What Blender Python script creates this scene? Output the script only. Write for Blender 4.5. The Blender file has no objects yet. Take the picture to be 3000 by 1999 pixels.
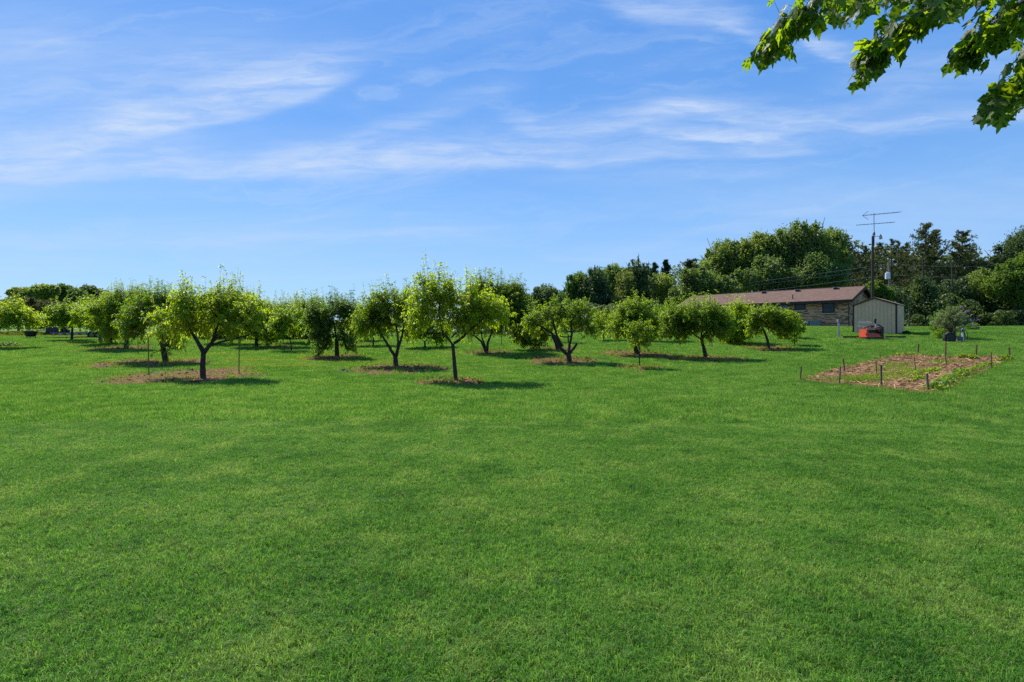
import bpy, math, random
import numpy as np
from mathutils import Vector, Matrix
rad = math.radians
F, HX, HY, EYE = 1667.0, 1500.0, 985.0, 1.55     # focal length and horizon in photo pixels, eye height in metres
S = bpy.context.scene
COL = S.collection
rng = np.random.default_rng(7)
random.seed(7)

# ------------------------------------------------------------------ camera, sky, sun, exposure
cd = bpy.data.cameras.new('camera'); cam = bpy.data.objects.new('camera', cd); COL.objects.link(cam)
cd.lens = 36.0 * F / 3000.0; cd.sensor_width = 36.0
cd.shift_y = (HY - 999.5) / 3000.0
cd.clip_end = 3000; cd.clip_start = 0.05
cam.location = (0, 0, EYE); cam.rotation_euler = (rad(90), 0, 0)
S.camera = cam
S.view_settings.view_transform = 'Standard'; S.view_settings.look = 'None'
S.view_settings.exposure = 0.55; S.view_settings.gamma = 1.0; S.view_settings.use_curve_mapping = False
S.cycles.max_bounces = 8; S.cycles.transparent_max_bounces = 8
S.cycles.use_denoising = False

SUN_EL = 51.0
SUN_DIR = Vector((-0.57, 0.82, 0)).normalized()          # horizontal direction towards the sun (front left)
to_sun = Vector((SUN_DIR.x*math.cos(rad(SUN_EL)), SUN_DIR.y*math.cos(rad(SUN_EL)), math.sin(rad(SUN_EL))))
sd = bpy.data.lights.new('sun', 'SUN'); sun = bpy.data.objects.new('sun', sd); COL.objects.link(sun)
sd.energy = 5.0; sd.angle = rad(0.5); sd.color = (1.0, 0.95, 0.86)
sun.rotation_euler = to_sun.to_track_quat('Z', 'Y').to_euler()
sun.location = (-20, 20, 30)

W = bpy.data.worlds.new('World'); S.world = W; W.use_nodes = True
nt = W.node_tree; nt.nodes.clear()

class NB:
    """small helper that writes node maths"""
    def __init__(s, nt): s.nt = nt
    def n(s, typ, **kw):
        nd = s.nt.nodes.new(typ)
        for k, v in kw.items(): setattr(nd, k, v)
        return nd
    def put(s, sock, v):
        if hasattr(v, 'is_output') or isinstance(v, bpy.types.NodeSocket): s.nt.links.new(v, sock)
        else: sock.default_value = v
    def m(s, op, a, b=None, c=None, clamp=False):
        nd = s.n('ShaderNodeMath', operation=op, use_clamp=clamp)
        s.put(nd.inputs[0], a)
        if b is not None: s.put(nd.inputs[1], b)
        if c is not None: s.put(nd.inputs[2], c)
        return nd.outputs[0]
    def vec(s, x, y, z):
        nd = s.n('ShaderNodeCombineXYZ'); s.put(nd.inputs[0], x); s.put(nd.inputs[1], y); s.put(nd.inputs[2], z); return nd.outputs[0]
    def noise(s, v, scale, detail=4, rough=0.55, dist=0.0, out='Fac'):
        nd = s.n('ShaderNodeTexNoise'); s.put(nd.inputs['Vector'], v); nd.inputs['Scale'].default_value = scale
        nd.inputs['Detail'].default_value = detail; nd.inputs['Roughness'].default_value = rough
        nd.inputs['Distortion'].default_value = dist
        return nd.outputs[out]
    def ramp(s, f, a, b, lo=0.0, hi=1.0, mode='SMOOTHSTEP'):
        nd = s.n('ShaderNodeMapRange', interpolation_type=mode); s.put(nd.inputs['Value'], f)
        nd.inputs['From Min'].default_value = a; nd.inputs['From Max'].default_value = b
        nd.inputs['To Min'].default_value = lo; nd.inputs['To Max'].default_value = hi
        return nd.outputs[0]
    def mix(s, f, a, b, blend='MIX'):
        nd = s.n('ShaderNodeMix', data_type='RGBA', blend_type=blend)
        s.put(nd.inputs[0], f)
        for sock, v in ((nd.inputs[6], a), (nd.inputs[7], b)):
            if isinstance(v, (tuple, list)): sock.default_value = (*v[:3], 1)
            else: s.put(sock, v)
        return nd.outputs[2]

b = NB(nt)
sky = b.n('ShaderNodeTexSky', sky_type='NISHITA'); sky.sun_disc = False
sky.sun_elevation = rad(SUN_EL); sky.sun_rotation = math.atan2(SUN_DIR.x, SUN_DIR.y)
sky.air_density = 1.0; sky.dust_density = 0.35; sky.ozone_density = 2.0
tc = b.n('ShaderNodeTexCoord'); sep = b.n('ShaderNodeSeparateXYZ'); nt.links.new(tc.outputs['Generated'], sep.inputs[0])
dx, dy, dz = sep.outputs
# cirrus drawn on the sky itself: direction of each strand given by its bearing (s) and height (t) ahead of the garden
yf = b.m('MAXIMUM', dy, 0.12)
s0 = b.m('DIVIDE', dx, yf); t0 = b.m('DIVIDE', dz, yf)
wv = b.vec(b.m('MULTIPLY', s0, 1.0), b.m('MULTIPLY', t0, 3.2), 0.0)
warp = b.m('SUBTRACT', b.noise(wv, 3.0, 5, 0.55), 0.5)
warp2 = b.m('SUBTRACT', b.noise(b.vec(b.m('MULTIPLY', s0, 2.0), b.m('MULTIPLY', t0, 12.0), 4.0), 5.0, 5, 0.6), 0.5)
t1 = b.m('ADD', t0, b.m('ADD', b.m('MULTIPLY', warp, 0.045), b.m('MULTIPLY', warp2, 0.020)))
s1 = b.m('ADD', s0, b.m('MULTIPLY', warp2, 0.10))
front = b.ramp(dy, 0.12, 0.4)
def stroke(pts, wl, wu, amp, fade=60):
    """a strand through photo points, wl/wu its softness below/above"""
    xs = np.array([(p[0]-HX)/F for p in pts]); ys = np.array([(HY-p[1])/F for p in pts])
    deg = min(3, len(pts)-1); c = np.polyfit(xs, ys, deg)
    p = float(c[0])
    for k in c[1:]: p = b.m('MULTIPLY_ADD', s1, p, float(k))
    d = b.m('SUBTRACT', t1, p)
    up = b.m('GREATER_THAN', d, 0.0)
    w = b.m('MULTIPLY_ADD', up, (wu-wl)/F, wl/F)
    q = b.m('DIVIDE', d, w)
    e = b.m('EXPONENT', b.m('MULTIPLY', b.m('MULTIPLY', q, q), -1.0))
    x0, x1, fd = xs.min(), xs.max(), fade/F
    win = b.m('MULTIPLY', b.ramp(s0, x0-fd, x0+fd), b.ramp(s0, x1-fd, x1+fd, 1.0, 0.0))
    return b.m('MULTIPLY', b.m('MULTIPLY', e, win), amp)
strokes = [
    stroke([(-300, 545), (0, 535), (400, 519), (900, 492), (1500, 487), (1900, 466), (2400, 430)], 14, 75, 0.52, 200),
    stroke([(250, 440), (450, 385), (620, 335), (900, 290), (1020, 235)], 16, 110, 0.55, 110),
    stroke([(700, 500), (950, 460), (1200, 365), (1500, 262)], 22, 40, 0.36, 120),
    stroke([(-200, 480), (100, 460), (300, 440), (520, 450)], 50, 110, 0.50, 160),
    stroke([(640, 240), (800, 215), (960, 200)], 70, 60, 0.26, 120),
    stroke([(1500, 358), (1640, 388), (1780, 380), (1900, 345), (2100, 330)], 20, 46, 0.50, 90),
    stroke([(1950, 335), (2150, 335), (2400, 365), (2650, 392), (2950, 340), (3200, 300)], 20, 60, 0.50, 120),
    stroke([(1900, 390), (2050, 402), (2160, 400), (2330, 420)], 12, 26, 0.62, 80),
    stroke([(1780, 0), (1950, 38), (2080, 50), (2210, 105)], 26, 60, 0.62, 90),
    stroke([(2320, 95), (2400, 140), (2490, 178)], 22, 40, 0.55, 50),
    stroke([(950, 470), (1100, 470), (1400, 440), (1600, 445)], 30, 60, 0.26, 150),
    stroke([(-200, 700), (200, 715), (500, 716), (1000, 695)], 14, 40, 0.30, 200),
    stroke([(900, 525), (1100, 520), (1300, 522)], 20, 22, 0.18, 120),
    stroke([(2500, 250), (2800, 210), (3100, 180)], 60, 90, 0.30, 200),
    stroke([(-200, 180), (200, 150), (500, 190), (760, 150)], 120, 90, 0.26, 160),
    stroke([(1500, 520), (1900, 520), (2400, 500)], 20, 30, 0.14, 200),
]
acc = strokes[0]
for st in strokes[1:]: acc = b.m('ADD', acc, st)
fib = b.noise(b.vec(b.m('MULTIPLY', s1, 2.2), b.m('MULTIPLY', t1, 16.0), 1.0), 3.0, 6, 0.6)
acc = b.m('MULTIPLY', acc, b.ramp(fib, 0.28, 0.72, 0.35, 1.30))
acc = b.m('MULTIPLY', acc, front)
wn = b.noise(b.vec(b.m('MULTIPLY_ADD', warp, 1.1, b.m('MULTIPLY', s1, 0.8)), b.m('MULTIPLY_ADD', warp, 1.6, b.m('MULTIPLY_ADD', s1, -1.6, b.m('MULTIPLY', t1, 10.0))), 7.0), 2.4, 8, 0.62, 0.3)
wn = b.m('MULTIPLY', b.ramp(wn, 0.45, 0.85, 0.0, 0.36), b.ramp(t0, 0.06, 0.20))
acc = b.m('ADD', acc, b.m('MULTIPLY', wn, front))
# one short vapour trail
da = b.m('SUBTRACT', t0, b.m('MULTIPLY_ADD', s0, -2.286, (HY-525)/F - 2.286*(HX-705)/F))
trail = b.m('MULTIPLY', b.m('LESS_THAN', b.m('ABSOLUTE', da), 0.0016), b.m('MULTIPLY', b.ramp(t0, (HY-608)/F, (HY-590)/F), b.ramp(t0, (HY-540)/F, (HY-522)/F, 1, 0)))
acc = b.m('ADD', acc, b.m('MULTIPLY', b.m('MULTIPLY', trail, front), 0.13))
# thin cirrus veil over the whole sky
zc = b.m('ADD', b.m('MAXIMUM', dz, 0.0), 0.10)
pv = b.vec(b.m('DIVIDE', dx, zc), b.m('MULTIPLY', b.m('DIVIDE', dy, zc), 1.0), 0.0)
pw = b.vec(b.m('MULTIPLY_ADD', b.noise(pv, 0.35, 3), 1.6, b.m('MULTIPLY', b.m('DIVIDE', dx, zc), 0.45)), b.m('DIVIDE', dy, zc), 0.0)
veil = b.ramp(b.noise(pw, 0.8, 7, 0.6, 0.4), 0.42, 0.78, 0.0, 0.42)
elev = b.ramp(dz, 0.0, 0.10)
cloud = b.m('ADD', b.m('MULTIPLY', acc, 0.85), b.m('MULTIPLY', veil, elev), clamp=True)
skyc = b.mix(1.0, sky.outputs[0], (0.62, 0.80, 1.10), 'MULTIPLY')
# clear-day blue paling towards the horizon
grad = b.mix(b.ramp(dz, 0.0, 0.30, mode='LINEAR'), (2.25, 3.65, 5.2), (1.00, 2.45, 5.0))
grad = b.mix(b.ramp(dz, 0.22, 0.62, mode='LINEAR'), grad, (0.40, 1.58, 4.45))
skyc = b.mix(0.80, skyc, grad)
skyc = b.mix(cloud, skyc, (3.3, 4.1, 5.5))
bg = b.n('ShaderNodeBackground'); nt.links.new(skyc, bg.inputs[0]); bg.inputs[1].default_value = 0.12
ow = b.n('ShaderNodeOutputWorld'); nt.links.new(bg.outputs[0], ow.inputs[0])
W.cycles.sampling_method = 'MANUAL'; W.cycles.sample_map_resolution = 512

# ------------------------------------------------------------------ terrain
def ss(a, c, x):
    t = np.clip((np.asarray(x, float)-a)/(c-a), 0, 1); return t*t*(3-2*t)
def ground_z(X, Y):
    X = np.asarray(X, float); Y = np.asarray(Y, float)
    P = 1.55 + 0.20*ss(-10, 5, X) + 0.63*ss(4, 26, X)
    z = P*ss(15, 54, Y)
    z = z + 2.4*ss(58, 120, Y)*ss(-22, -60, X)
    z = z - 0.6*ss(62, 140, Y)*(1-ss(-22, -60, X))
    z = z + 0.012*np.sin(X*0.9+1)*np.sin(Y*0.7) + 0.02*np.sin(X*0.31+Y*0.23)*ss(4, 10, Y)
    return z
def gz(x, y): return float(ground_z(x, y))
def at(px, py):
    """the point of the lawn seen at a photo pixel"""
    Ys = np.arange(2.0, 90.0, 0.02); Xs = (px-HX)/F*Ys
    sy = HY + (EYE-ground_z(Xs, Ys))/Ys*F
    i = np.where(sy <= py)[0]
    k = i[0] if len(i) else int(np.argmin(sy))
    return Vector((Xs[k], Ys[k], float(ground_z(Xs[k], Ys[k]))))
def pt(px, py, Y): return Vector(((px-HX)/F*Y, Y, EYE-(py-HY)/F*Y))

# ------------------------------------------------------------------ object helpers
def tag(o, label=None, cat=None, group=None, kind=None):
    if label: o['label'] = label
    if cat: o['category'] = cat
    if group: o['group'] = group
    if kind: o['kind'] = kind
    return o
def empty(name, loc, label, cat, group=None, kind=None):
    o = bpy.data.objects.new(name, None); COL.objects.link(o); o.location = loc; o.empty_display_size = 0.1
    return tag(o, label, cat, group, kind)
def link(name, me, parent=None, mat=None, world=True):
    o = bpy.data.objects.new(name, me); COL.objects.link(o)
    if mat and not me.materials: me.materials.append(mat)
    if parent is not None: o.parent = parent
    return o
def root_of(p):
    off = Vector((0, 0, 0))
    while p is not None: off += p.location; p = p.parent
    return off
class MB:
    """collects faces in world coordinates, builds one mesh object"""
    def __init__(s): s.v = []; s.f = []; s.r = []; s.n = 0; s.sm = False
    def add(s, v, f, r=None):
        v = np.asarray(v, float).reshape(-1, 3); f = np.asarray(f, int)
        s.v.append(v); s.f.append(f + s.n); s.n += len(v)
        s.r.append(np.full(len(v), random.random()) if r is None else np.broadcast_to(np.asarray(r, float), (len(v),)))
        return s
    def quad(s, a, c, d, e, r=None): return s.add([a, c, d, e], [[0, 1, 2, 3]], r)
    def box(s, lo, hi, r=None, M=None):
        x0, y0, z0 = lo; x1, y1, z1 = hi
        v = np.array([[x0,y0,z0],[x1,y0,z0],[x1,y1,z0],[x0,y1,z0],[x0,y0,z1],[x1,y0,z1],[x1,y1,z1],[x0,y1,z1]], float)
        if M is not None: v = (np.array(M.to_3x3()) @ v.T).T + np.array(M.translation)
        return s.add(v, [[0,3,2,1],[4,5,6,7],[0,1,5,4],[1,2,6,5],[2,3,7,6],[3,0,4,7]], r)
    def prism(s, poly, thick, M, r=None):
        """poly in local x,z ; thickness along local y"""
        n = len(poly); v = [[p[0], 0, p[1]] for p in poly] + [[p[0], thick, p[1]] for p in poly]
        v = np.array(v, float); v = (np.array(M.to_3x3()) @ v.T).T + np.array(M.translation)
        base = s.n
        s.v.append(v); s.r.append(np.full(len(v), random.random() if r is None else r)); s.n += len(v)
        s.f.append([base+i for i in range(n)]); s.f.append([base+n+i for i in reversed(range(n))])
        for i in range(n):
            j = (i+1) % n; s.f.append([base+i, base+n+i, base+n+j, base+j][::-1])
        return s
    def tube(s, pts, rs, sides=6, r=None, cap=True):
        P = [Vector(p) for p in pts]; n = len(P)
        if not hasattr(rs, '__len__'): rs = [rs]*n
        V = []; ref = None
        for i in range(n):
            t = (P[min(i+1, n-1)]-P[max(i-1, 0)])
            t = t.normalized() if t.length > 1e-9 else Vector((0, 0, 1))
            if ref is None: ref = t.orthogonal().normalized()
            ref = (ref - t*ref.dot(t)); ref = ref.normalized() if ref.length > 1e-6 else t.orthogonal().normalized()
            c = t.cross(ref)
            for k in range(sides):
                a = 2*math.pi*k/sides; V.append(P[i] + (ref*math.cos(a)+c*math.sin(a))*rs[i])
        Fc = [[i*sides+k, i*sides+(k+1) % sides, (i+1)*sides+(k+1) % sides, (i+1)*sides+k] for i in range(n-1) for k in range(sides)]
        s.add([tuple(v) for v in V], Fc, r)
        if cap:
            b0 = s.n - n*sides
            s.f.append([b0+k for k in reversed(range(sides))]); s.f.append([b0+(n-1)*sides+k for k in range(sides)])
        return s
    def disc_ring(s, c, ax, r0, r1, w, sides=16, r=None):
        """a ring (tyre) round axis ax"""
        ax = Vector(ax).normalized(); u = ax.orthogonal().normalized(); v = ax.cross(u); V = []
        for k in range(sides):
            a = 2*math.pi*k/sides; d = u*math.cos(a)+v*math.sin(a)
            for (rr, ww) in ((r0, -w), (r1*0.96, -w), (r1, -w*.6), (r1, w*.6), (r1*0.96, w), (r0, w)): V.append(tuple(Vector(c)+d*rr+ax*ww))
        Fc = [[k*6+j, k*6+(j+1) % 6, ((k+1) % sides)*6+(j+1) % 6, ((k+1) % sides)*6+j] for k in range(sides) for j in range(6)]
        return s.add(V, Fc, r)
    def build(s, name, mat, parent=None, smooth=False):
        V = np.concatenate(s.v); off = root_of(parent); V = V - np.array(off)
        fl = []
        for f in s.f:
            if isinstance(f, np.ndarray): fl.extend(f.tolist()) if f.ndim == 2 else fl.append(f.tolist())
            else: fl.append(f)
        me = bpy.data.meshes.new(name); me.from_pydata(V.tolist(), [], fl)
        a = me.attributes.new('rnd', 'FLOAT', 'POINT'); a.data.foreach_set('value', np.concatenate(s.r).astype(np.float32))
        if smooth: me.shade_smooth()
        me.update()
        return link(name, me, parent, mat)
def fast_mesh(name, V, faces, rnd, smooth=False):
    """V (n,3); faces list of int arrays (m,k); rnd per vertex"""
    me = bpy.data.meshes.new(name); V = np.ascontiguousarray(V, np.float32)
    me.vertices.add(len(V)); me.vertices.foreach_set('co', V.ravel())
    tot = sum(f.size for f in faces); nf = sum(len(f) for f in faces)
    me.loops.add(tot); me.polygons.add(nf)
    me.loops.foreach_set('vertex_index', np.concatenate([f.ravel() for f in faces]).astype(np.int32))
    ls = []; c = 0
    for f in faces:
        ls.append(np.arange(len(f))*f.shape[1] + c); c += f.size
    me.polygons.foreach_set('loop_start', np.concatenate(ls).astype(np.int32))
    me.update(calc_edges=True)
    if rnd is not None:
        a = me.attributes.new('rnd', 'FLOAT', 'POINT'); a.data.foreach_set('value', np.ascontiguousarray(rnd, np.float32))
    me.polygons.foreach_set('use_smooth', np.full(nf, smooth))
    return me
def nrm(v): return v/np.maximum(np.linalg.norm(v, axis=-1, keepdims=True), 1e-9)

# ------------------------------------------------------------------ materials
def M_(name, rough=0.7, spec=0.3):
    m = bpy.data.materials.new(name); m.use_nodes = True
    nb = NB(m.node_tree); bs = m.node_tree.nodes['Principled BSDF']
    bs.inputs['Roughness'].default_value = rough; bs.inputs['Specular IOR Level'].default_value = spec
    return m, nb, bs
def pos(nb): return nb.n('ShaderNodeNewGeometry').outputs['Position']
def rndat(nb):
    a = nb.n('ShaderNodeAttribute'); a.attribute_name = 'rnd'; return a.outputs['Fac']
def simple(name, c1, c2=None, scale=6, rough=0.7, spec=0.3, metal=0.0, bump=0.0, byrnd=False, stretch=None):
    m, nb, bs = M_(name, rough, spec); c2 = c2 or tuple(x*0.7 for x in c1)
    v = pos(nb)
    if stretch:
        mp = nb.n('ShaderNodeMapping'); nb.put(mp.inputs['Vector'], v); mp.inputs['Scale'].default_value = stretch; v = mp.outputs[0]
    nz = nb.noise(v, scale, 5, 0.6)
    f = nb.ramp(nz, 0.3, 0.7)
    if byrnd: f = nb.m('ADD', nb.m('MULTIPLY', f, 0.4), nb.m('MULTIPLY', rndat(nb), 0.6))
    nb.put(bs.inputs['Base Color'], nb.mix(f, c1, c2)); bs.inputs['Metallic'].default_value = metal
    if bump:
        bp = nb.n('ShaderNodeBump'); bp.inputs['Strength'].default_value = bump; nb.put(bp.inputs['Height'], nz)
        m.node_tree.links.new(bp.outputs[0], bs.inputs['Normal'])
    return m
def leafmat(name, dark, light, trans, tfac=0.45, rough=0.45, spec=0.4, patch=1.2, tan=None, tanfrac=0.97):
    m, nb, bs = M_(name, rough, spec); r = rndat(nb)
    nz = nb.noise(pos(nb), patch, 3, 0.5)
    f = nb.m('ADD', nb.m('MULTIPLY', r, 0.7), nb.m('MULTIPLY', nb.ramp(nz, 0.3, 0.7), 0.3))
    c = nb.mix(f, dark, light); ct = nb.mix(f, tuple(x*0.75 for x in trans), trans)
    oi = nb.n('ShaderNodeObjectInfo').outputs['Random']      # every tree a slightly different green
    va = nb.mix(oi, (0.72, 0.80, 0.95), (1.30, 1.16, 0.90)); c = nb.mix(1.0, c, va, 'MULTIPLY'); ct = nb.mix(1.0, ct, va, 'MULTIPLY')
    if tan:
        k = nb.m('GREATER_THAN', r, tanfrac); c = nb.mix(k, c, tan); ct = nb.mix(k, ct, tan)
    nb.put(bs.inputs['Base Color'], c)
    tr = nb.n('ShaderNodeBsdfTranslucent'); nb.put(tr.inputs[0], ct)
    mx = nb.n('ShaderNodeMixShader'); mx.inputs[0].default_value = tfac
    L = m.node_tree.links; L.new(bs.outputs[0], mx.inputs[1]); L.new(tr.outputs[0], mx.inputs[2])
    L.new(mx.outputs[0], m.node_tree.nodes['Material Output'].inputs[0])
    return m
def grass_colour(nb, r=None):
    """lawn colour: fresh green with olive, bluish and straw-tinged patches, by place"""
    p = pos(nb)
    a = nb.noise(p, 0.23, 4, 0.6); c = nb.noise(p, 1.3, 4, 0.65); e = nb.noise(p, 7.0, 3, 0.6)
    col = nb.mix(nb.ramp(a, 0.35, 0.65), (0.076, 0.200, 0.030), (0.112, 0.250, 0.044))
    col = nb.mix(nb.ramp(c, 0.46, 0.66, 0.0, 0.85), col, (0.175, 0.290, 0.068))
    col = nb.mix(nb.ramp(c, 0.46, 0.30, 0.0, 0.75), col, (0.040, 0.140, 0.022))
    col = nb.mix(nb.ramp(e, 0.55, 0.80, 0.0, 0.45), col, (0.210, 0.250, 0.085))
    col = nb.mix(nb.ramp(e, 0.46, 0.28, 0.0, 0.65), col, (0.028, 0.085, 0.012))
    sp = nb.n('ShaderNodeSeparateXYZ'); nb.put(sp.inputs[0], p)
    # pale, thin, yellowed strip under the orchard rows
    dry = nb.ramp(nb.noise(nb.vec(nb.m('MULTIPLY', sp.outputs[0], 0.25), sp.outputs[1], 0.0), 0.5, 4, 0.6), 0.56, 0.70, 0.0, 0.8)
    band = nb.m('MULTIPLY', nb.ramp(sp.outputs[1], 20, 27), nb.ramp(sp.outputs[0], 2.0, -6.0))
    col = nb.mix(nb.m('MULTIPLY', dry, band), col, (0.27, 0.26, 0.045))
    return col
MAT = {}
m, nb, bs = M_('grass_blade', 0.6, 0.12)
r = rndat(nb); gc = grass_colour(nb)
gc = nb.mix(1.0, gc, nb.mix(r, (0.34, 0.40, 0.32), (1.95, 1.72, 1.75)), 'MULTIPLY')
gc = nb.mix(nb.m('GREATER_THAN', r, 0.965), gc, (0.30, 0.27, 0.13))
nb.put(bs.inputs['Base Color'], gc)
tr = nb.n('ShaderNodeBsdfTranslucent'); nb.put(tr.inputs[0], nb.mix(1.0, gc, (1.9, 1.9, 1.0), 'MULTIPLY'))
mx = nb.n('ShaderNodeMixShader'); mx.inputs[0].default_value = 0.40
m.node_tree.links.new(bs.outputs[0], mx.inputs[1]); m.node_tree.links.new(tr.outputs[0], mx.inputs[2])
m.node_tree.links.new(mx.outputs[0], m.node_tree.nodes['Material Output'].inputs[0])
MAT['blade'] = m
m, nb, bs = M_('lawn_ground', 0.95, 0.1)
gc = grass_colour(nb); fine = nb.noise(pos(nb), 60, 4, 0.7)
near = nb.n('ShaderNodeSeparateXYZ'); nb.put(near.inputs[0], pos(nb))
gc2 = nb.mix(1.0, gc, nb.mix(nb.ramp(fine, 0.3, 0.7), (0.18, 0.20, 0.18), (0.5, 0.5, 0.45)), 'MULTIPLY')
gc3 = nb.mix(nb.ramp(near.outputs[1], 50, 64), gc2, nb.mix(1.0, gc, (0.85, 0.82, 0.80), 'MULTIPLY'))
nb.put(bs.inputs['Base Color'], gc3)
bp = nb.n('ShaderNodeBump'); bp.inputs['Strength'].default_value = 0.6; bp.inputs['Distance'].default_value = 0.03; nb.put(bp.inputs['Height'], fine)
m.node_tree.links.new(bp.outputs[0], bs.inputs['Normal'])
MAT['lawn'] = m
MAT['peach_leaf'] = leafmat('peach_leaf', (0.040, 0.085, 0.008), (0.130, 0.200, 0.010), (0.56, 0.80, 0.016), 0.50, 0.45, 0.28, tan=(0.42, 0.34, 0.04), tanfrac=0.985)
MAT['peach_leaf_deep'] = leafmat('peach_leaf_deep', (0.026, 0.068, 0.010), (0.070, 0.135, 0.014), (0.44, 0.66, 0.020), 0.46, 0.45, 0.3)
MAT['maple_leaf'] = leafmat('maple_leaf', (0.032, 0.070, 0.010), (0.085, 0.140, 0.014), (0.46, 0.68, 0.016), 0.50, 0.50, 0.25, patch=5)
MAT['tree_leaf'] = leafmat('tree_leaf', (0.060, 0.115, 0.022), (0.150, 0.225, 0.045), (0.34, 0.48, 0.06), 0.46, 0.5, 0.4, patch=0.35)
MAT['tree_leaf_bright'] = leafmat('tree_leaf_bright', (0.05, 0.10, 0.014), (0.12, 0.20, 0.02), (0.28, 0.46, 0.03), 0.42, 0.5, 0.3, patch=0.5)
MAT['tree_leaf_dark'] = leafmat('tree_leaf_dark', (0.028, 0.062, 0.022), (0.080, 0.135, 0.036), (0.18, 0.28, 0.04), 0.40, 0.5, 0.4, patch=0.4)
MAT['oak_leaf'] = leafmat('oak_leaf', (0.050, 0.090, 0.024), (0.130, 0.180, 0.050), (0.28, 0.38, 0.06), 0.44, 0.5, 0.35, patch=0.4)
MAT['brush_leaf'] = leafmat('brush_leaf', (0.06, 0.070, 0.018), (0.11, 0.110, 0.035), (0.18, 0.20, 0.04), 0.35, 0.6, 0.2, patch=0.5)
MAT['needle'] = leafmat('pine_needle', (0.036, 0.066, 0.024), (0.100, 0.130, 0.042), (0.18, 0.22, 0.04), 0.34, 0.5, 0.35, patch=0.3, tan=(0.16, 0.10, 0.035), tanfrac=0.90)
MAT['bush_leaf'] = leafmat('buddleia_leaf', (0.10, 0.16, 0.05), (0.26, 0.31, 0.12), (0.52, 0.60, 0.13), 0.4, 0.6, 0.3, patch=2)
MAT['spruce'] = leafmat('spruce_needle', (0.016, 0.036, 0.018), (0.042, 0.075, 0.032), (0.04, 0.08, 0.02), 0.2, 0.55, 0.3, patch=0.4)
MAT['bark'] = simple('peach_bark', (0.075, 0.055, 0.042), (0.030, 0.022, 0.018), 14, 0.9, 0.15, bump=0.8)
MAT['bark_grey'] = simple('grey_bark', (0.20, 0.17, 0.14), (0.07, 0.055, 0.045), 14, 0.9, 0.15, bump=0.8)
MAT['twig'] = simple('twig_bark', (0.15, 0.095, 0.055), (0.07, 0.045, 0.03), 20, 0.8, 0.2)
MAT['bark_big'] = simple('tree_bark', (0.11, 0.085, 0.065), (0.045, 0.034, 0.028), 3, 0.9, 0.15)
MAT['stake'] = simple('stake_wood', (0.20, 0.12, 0.065), (0.09, 0.055, 0.035), 12, 0.85, 0.15, stretch=(1, 1, 0.15))
MAT['stake_grey'] = simple('weathered_stake', (0.15, 0.125, 0.10), (0.07, 0.058, 0.05), 12, 0.85, 0.15, stretch=(1, 1, 0.15))
MAT['rust'] = simple('rusty_rod', (0.13, 0.065, 0.04), (0.06, 0.04, 0.03), 30, 0.8, 0.2)
MAT['mulch'] = simple('wood_mulch', (0.21, 0.100, 0.046), (0.055, 0.028, 0.015), 5, 0.95, 0.1, bump=1.0)
MAT['chip'] = simple('wood_chip', (0.36, 0.175, 0.085), (0.09, 0.042, 0.022), 30, 0.9, 0.1, byrnd=True)
MAT['straw'] = simple('straw', (0.54, 0.36, 0.16), (0.20, 0.095, 0.040), 12, 0.8, 0.25, byrnd=True)
MAT['bed_soil'] = simple('straw_covered_soil', (0.22, 0.115, 0.052), (0.070, 0.038, 0.020), 5, 0.95, 0.1, bump=1.0)
MAT['peach'] = simple('peach_skin', (0.55, 0.06, 0.02), (0.55, 0.22, 0.04), 12, 0.6, 0.3)
MAT['shingle'] = None
m, nb, bs = M_('roof_shingle', 0.9, 0.2)
br = nb.n('ShaderNodeTexBrick'); tcn = nb.n('ShaderNodeTexCoord'); nb.put(br.inputs['Vector'], tcn.outputs['UV'])
br.inputs['Scale'].default_value = 1.0; br.inputs['Mortar Size'].default_value = 0.012; br.inputs['Brick Width'].default_value = 0.33; br.inputs['Row Height'].default_value = 0.14
br.inputs['Color1'].default_value = (0.110, 0.062, 0.044, 1); br.inputs['Color2'].default_value = (0.190, 0.118, 0.088, 1); br.inputs['Mortar'].default_value = (0.06, 0.035, 0.03, 1)
gn = nb.noise(pos(nb), 3.0, 5, 0.7)
nb.put(bs.inputs['Base Color'], nb.mix(nb.ramp(gn, 0.35, 0.65, 0, 0.5), br.outputs[0], (0.145, 0.088, 0.066)))
MAT['shingle'] = m
m, nb, bs = M_('ledge_brick', 0.9, 0.2)
r = rndat(nb)
cr = nb.n('ShaderNodeValToRGB'); nb.put(cr.inputs[0], r); cr.color_ramp.interpolation = 'CONSTANT'
els = [(0.0, (0.68, 0.37, 0.19)), (0.22, (0.50, 0.24, 0.125)), (0.40, (0.60, 0.33, 0.18)), (0.55, (0.23, 0.115, 0.068)), (0.72, (0.68, 0.43, 0.23)), (0.86, (0.15, 0.080, 0.055))]
while len(cr.color_ramp.elements) < len(els): cr.color_ramp.elements.new(0.5)
for e, (p_, c_) in zip(cr.color_ramp.elements, els): e.position = p_; e.color = (*c_, 1)
nz = nb.noise(pos(nb), 9, 4, 0.6)
nb.put(bs.inputs['Base Color'], nb.mix(nb.ramp(nz, 0.3, 0.7, 0.0, 0.4), cr.outputs[0], (0.22, 0.15, 0.09)))
MAT['brick'] = m
MAT['mortar'] = simple('mortar', (0.22, 0.15, 0.10), None, 8, 0.95)
MAT['brown_trim'] = simple('brown_trim', (0.050, 0.026, 0.020), (0.036, 0.020, 0.016), 5, 0.6)
MAT['soffit'] = simple('dark_soffit', (0.045, 0.028, 0.022), None, 5, 0.8)
m, nb, bs = M_('window_glass', 0.12, 0.22); bs.inputs['Base Color'].default_value = (0.025, 0.040, 0.048, 1); MAT['glass'] = m
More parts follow.
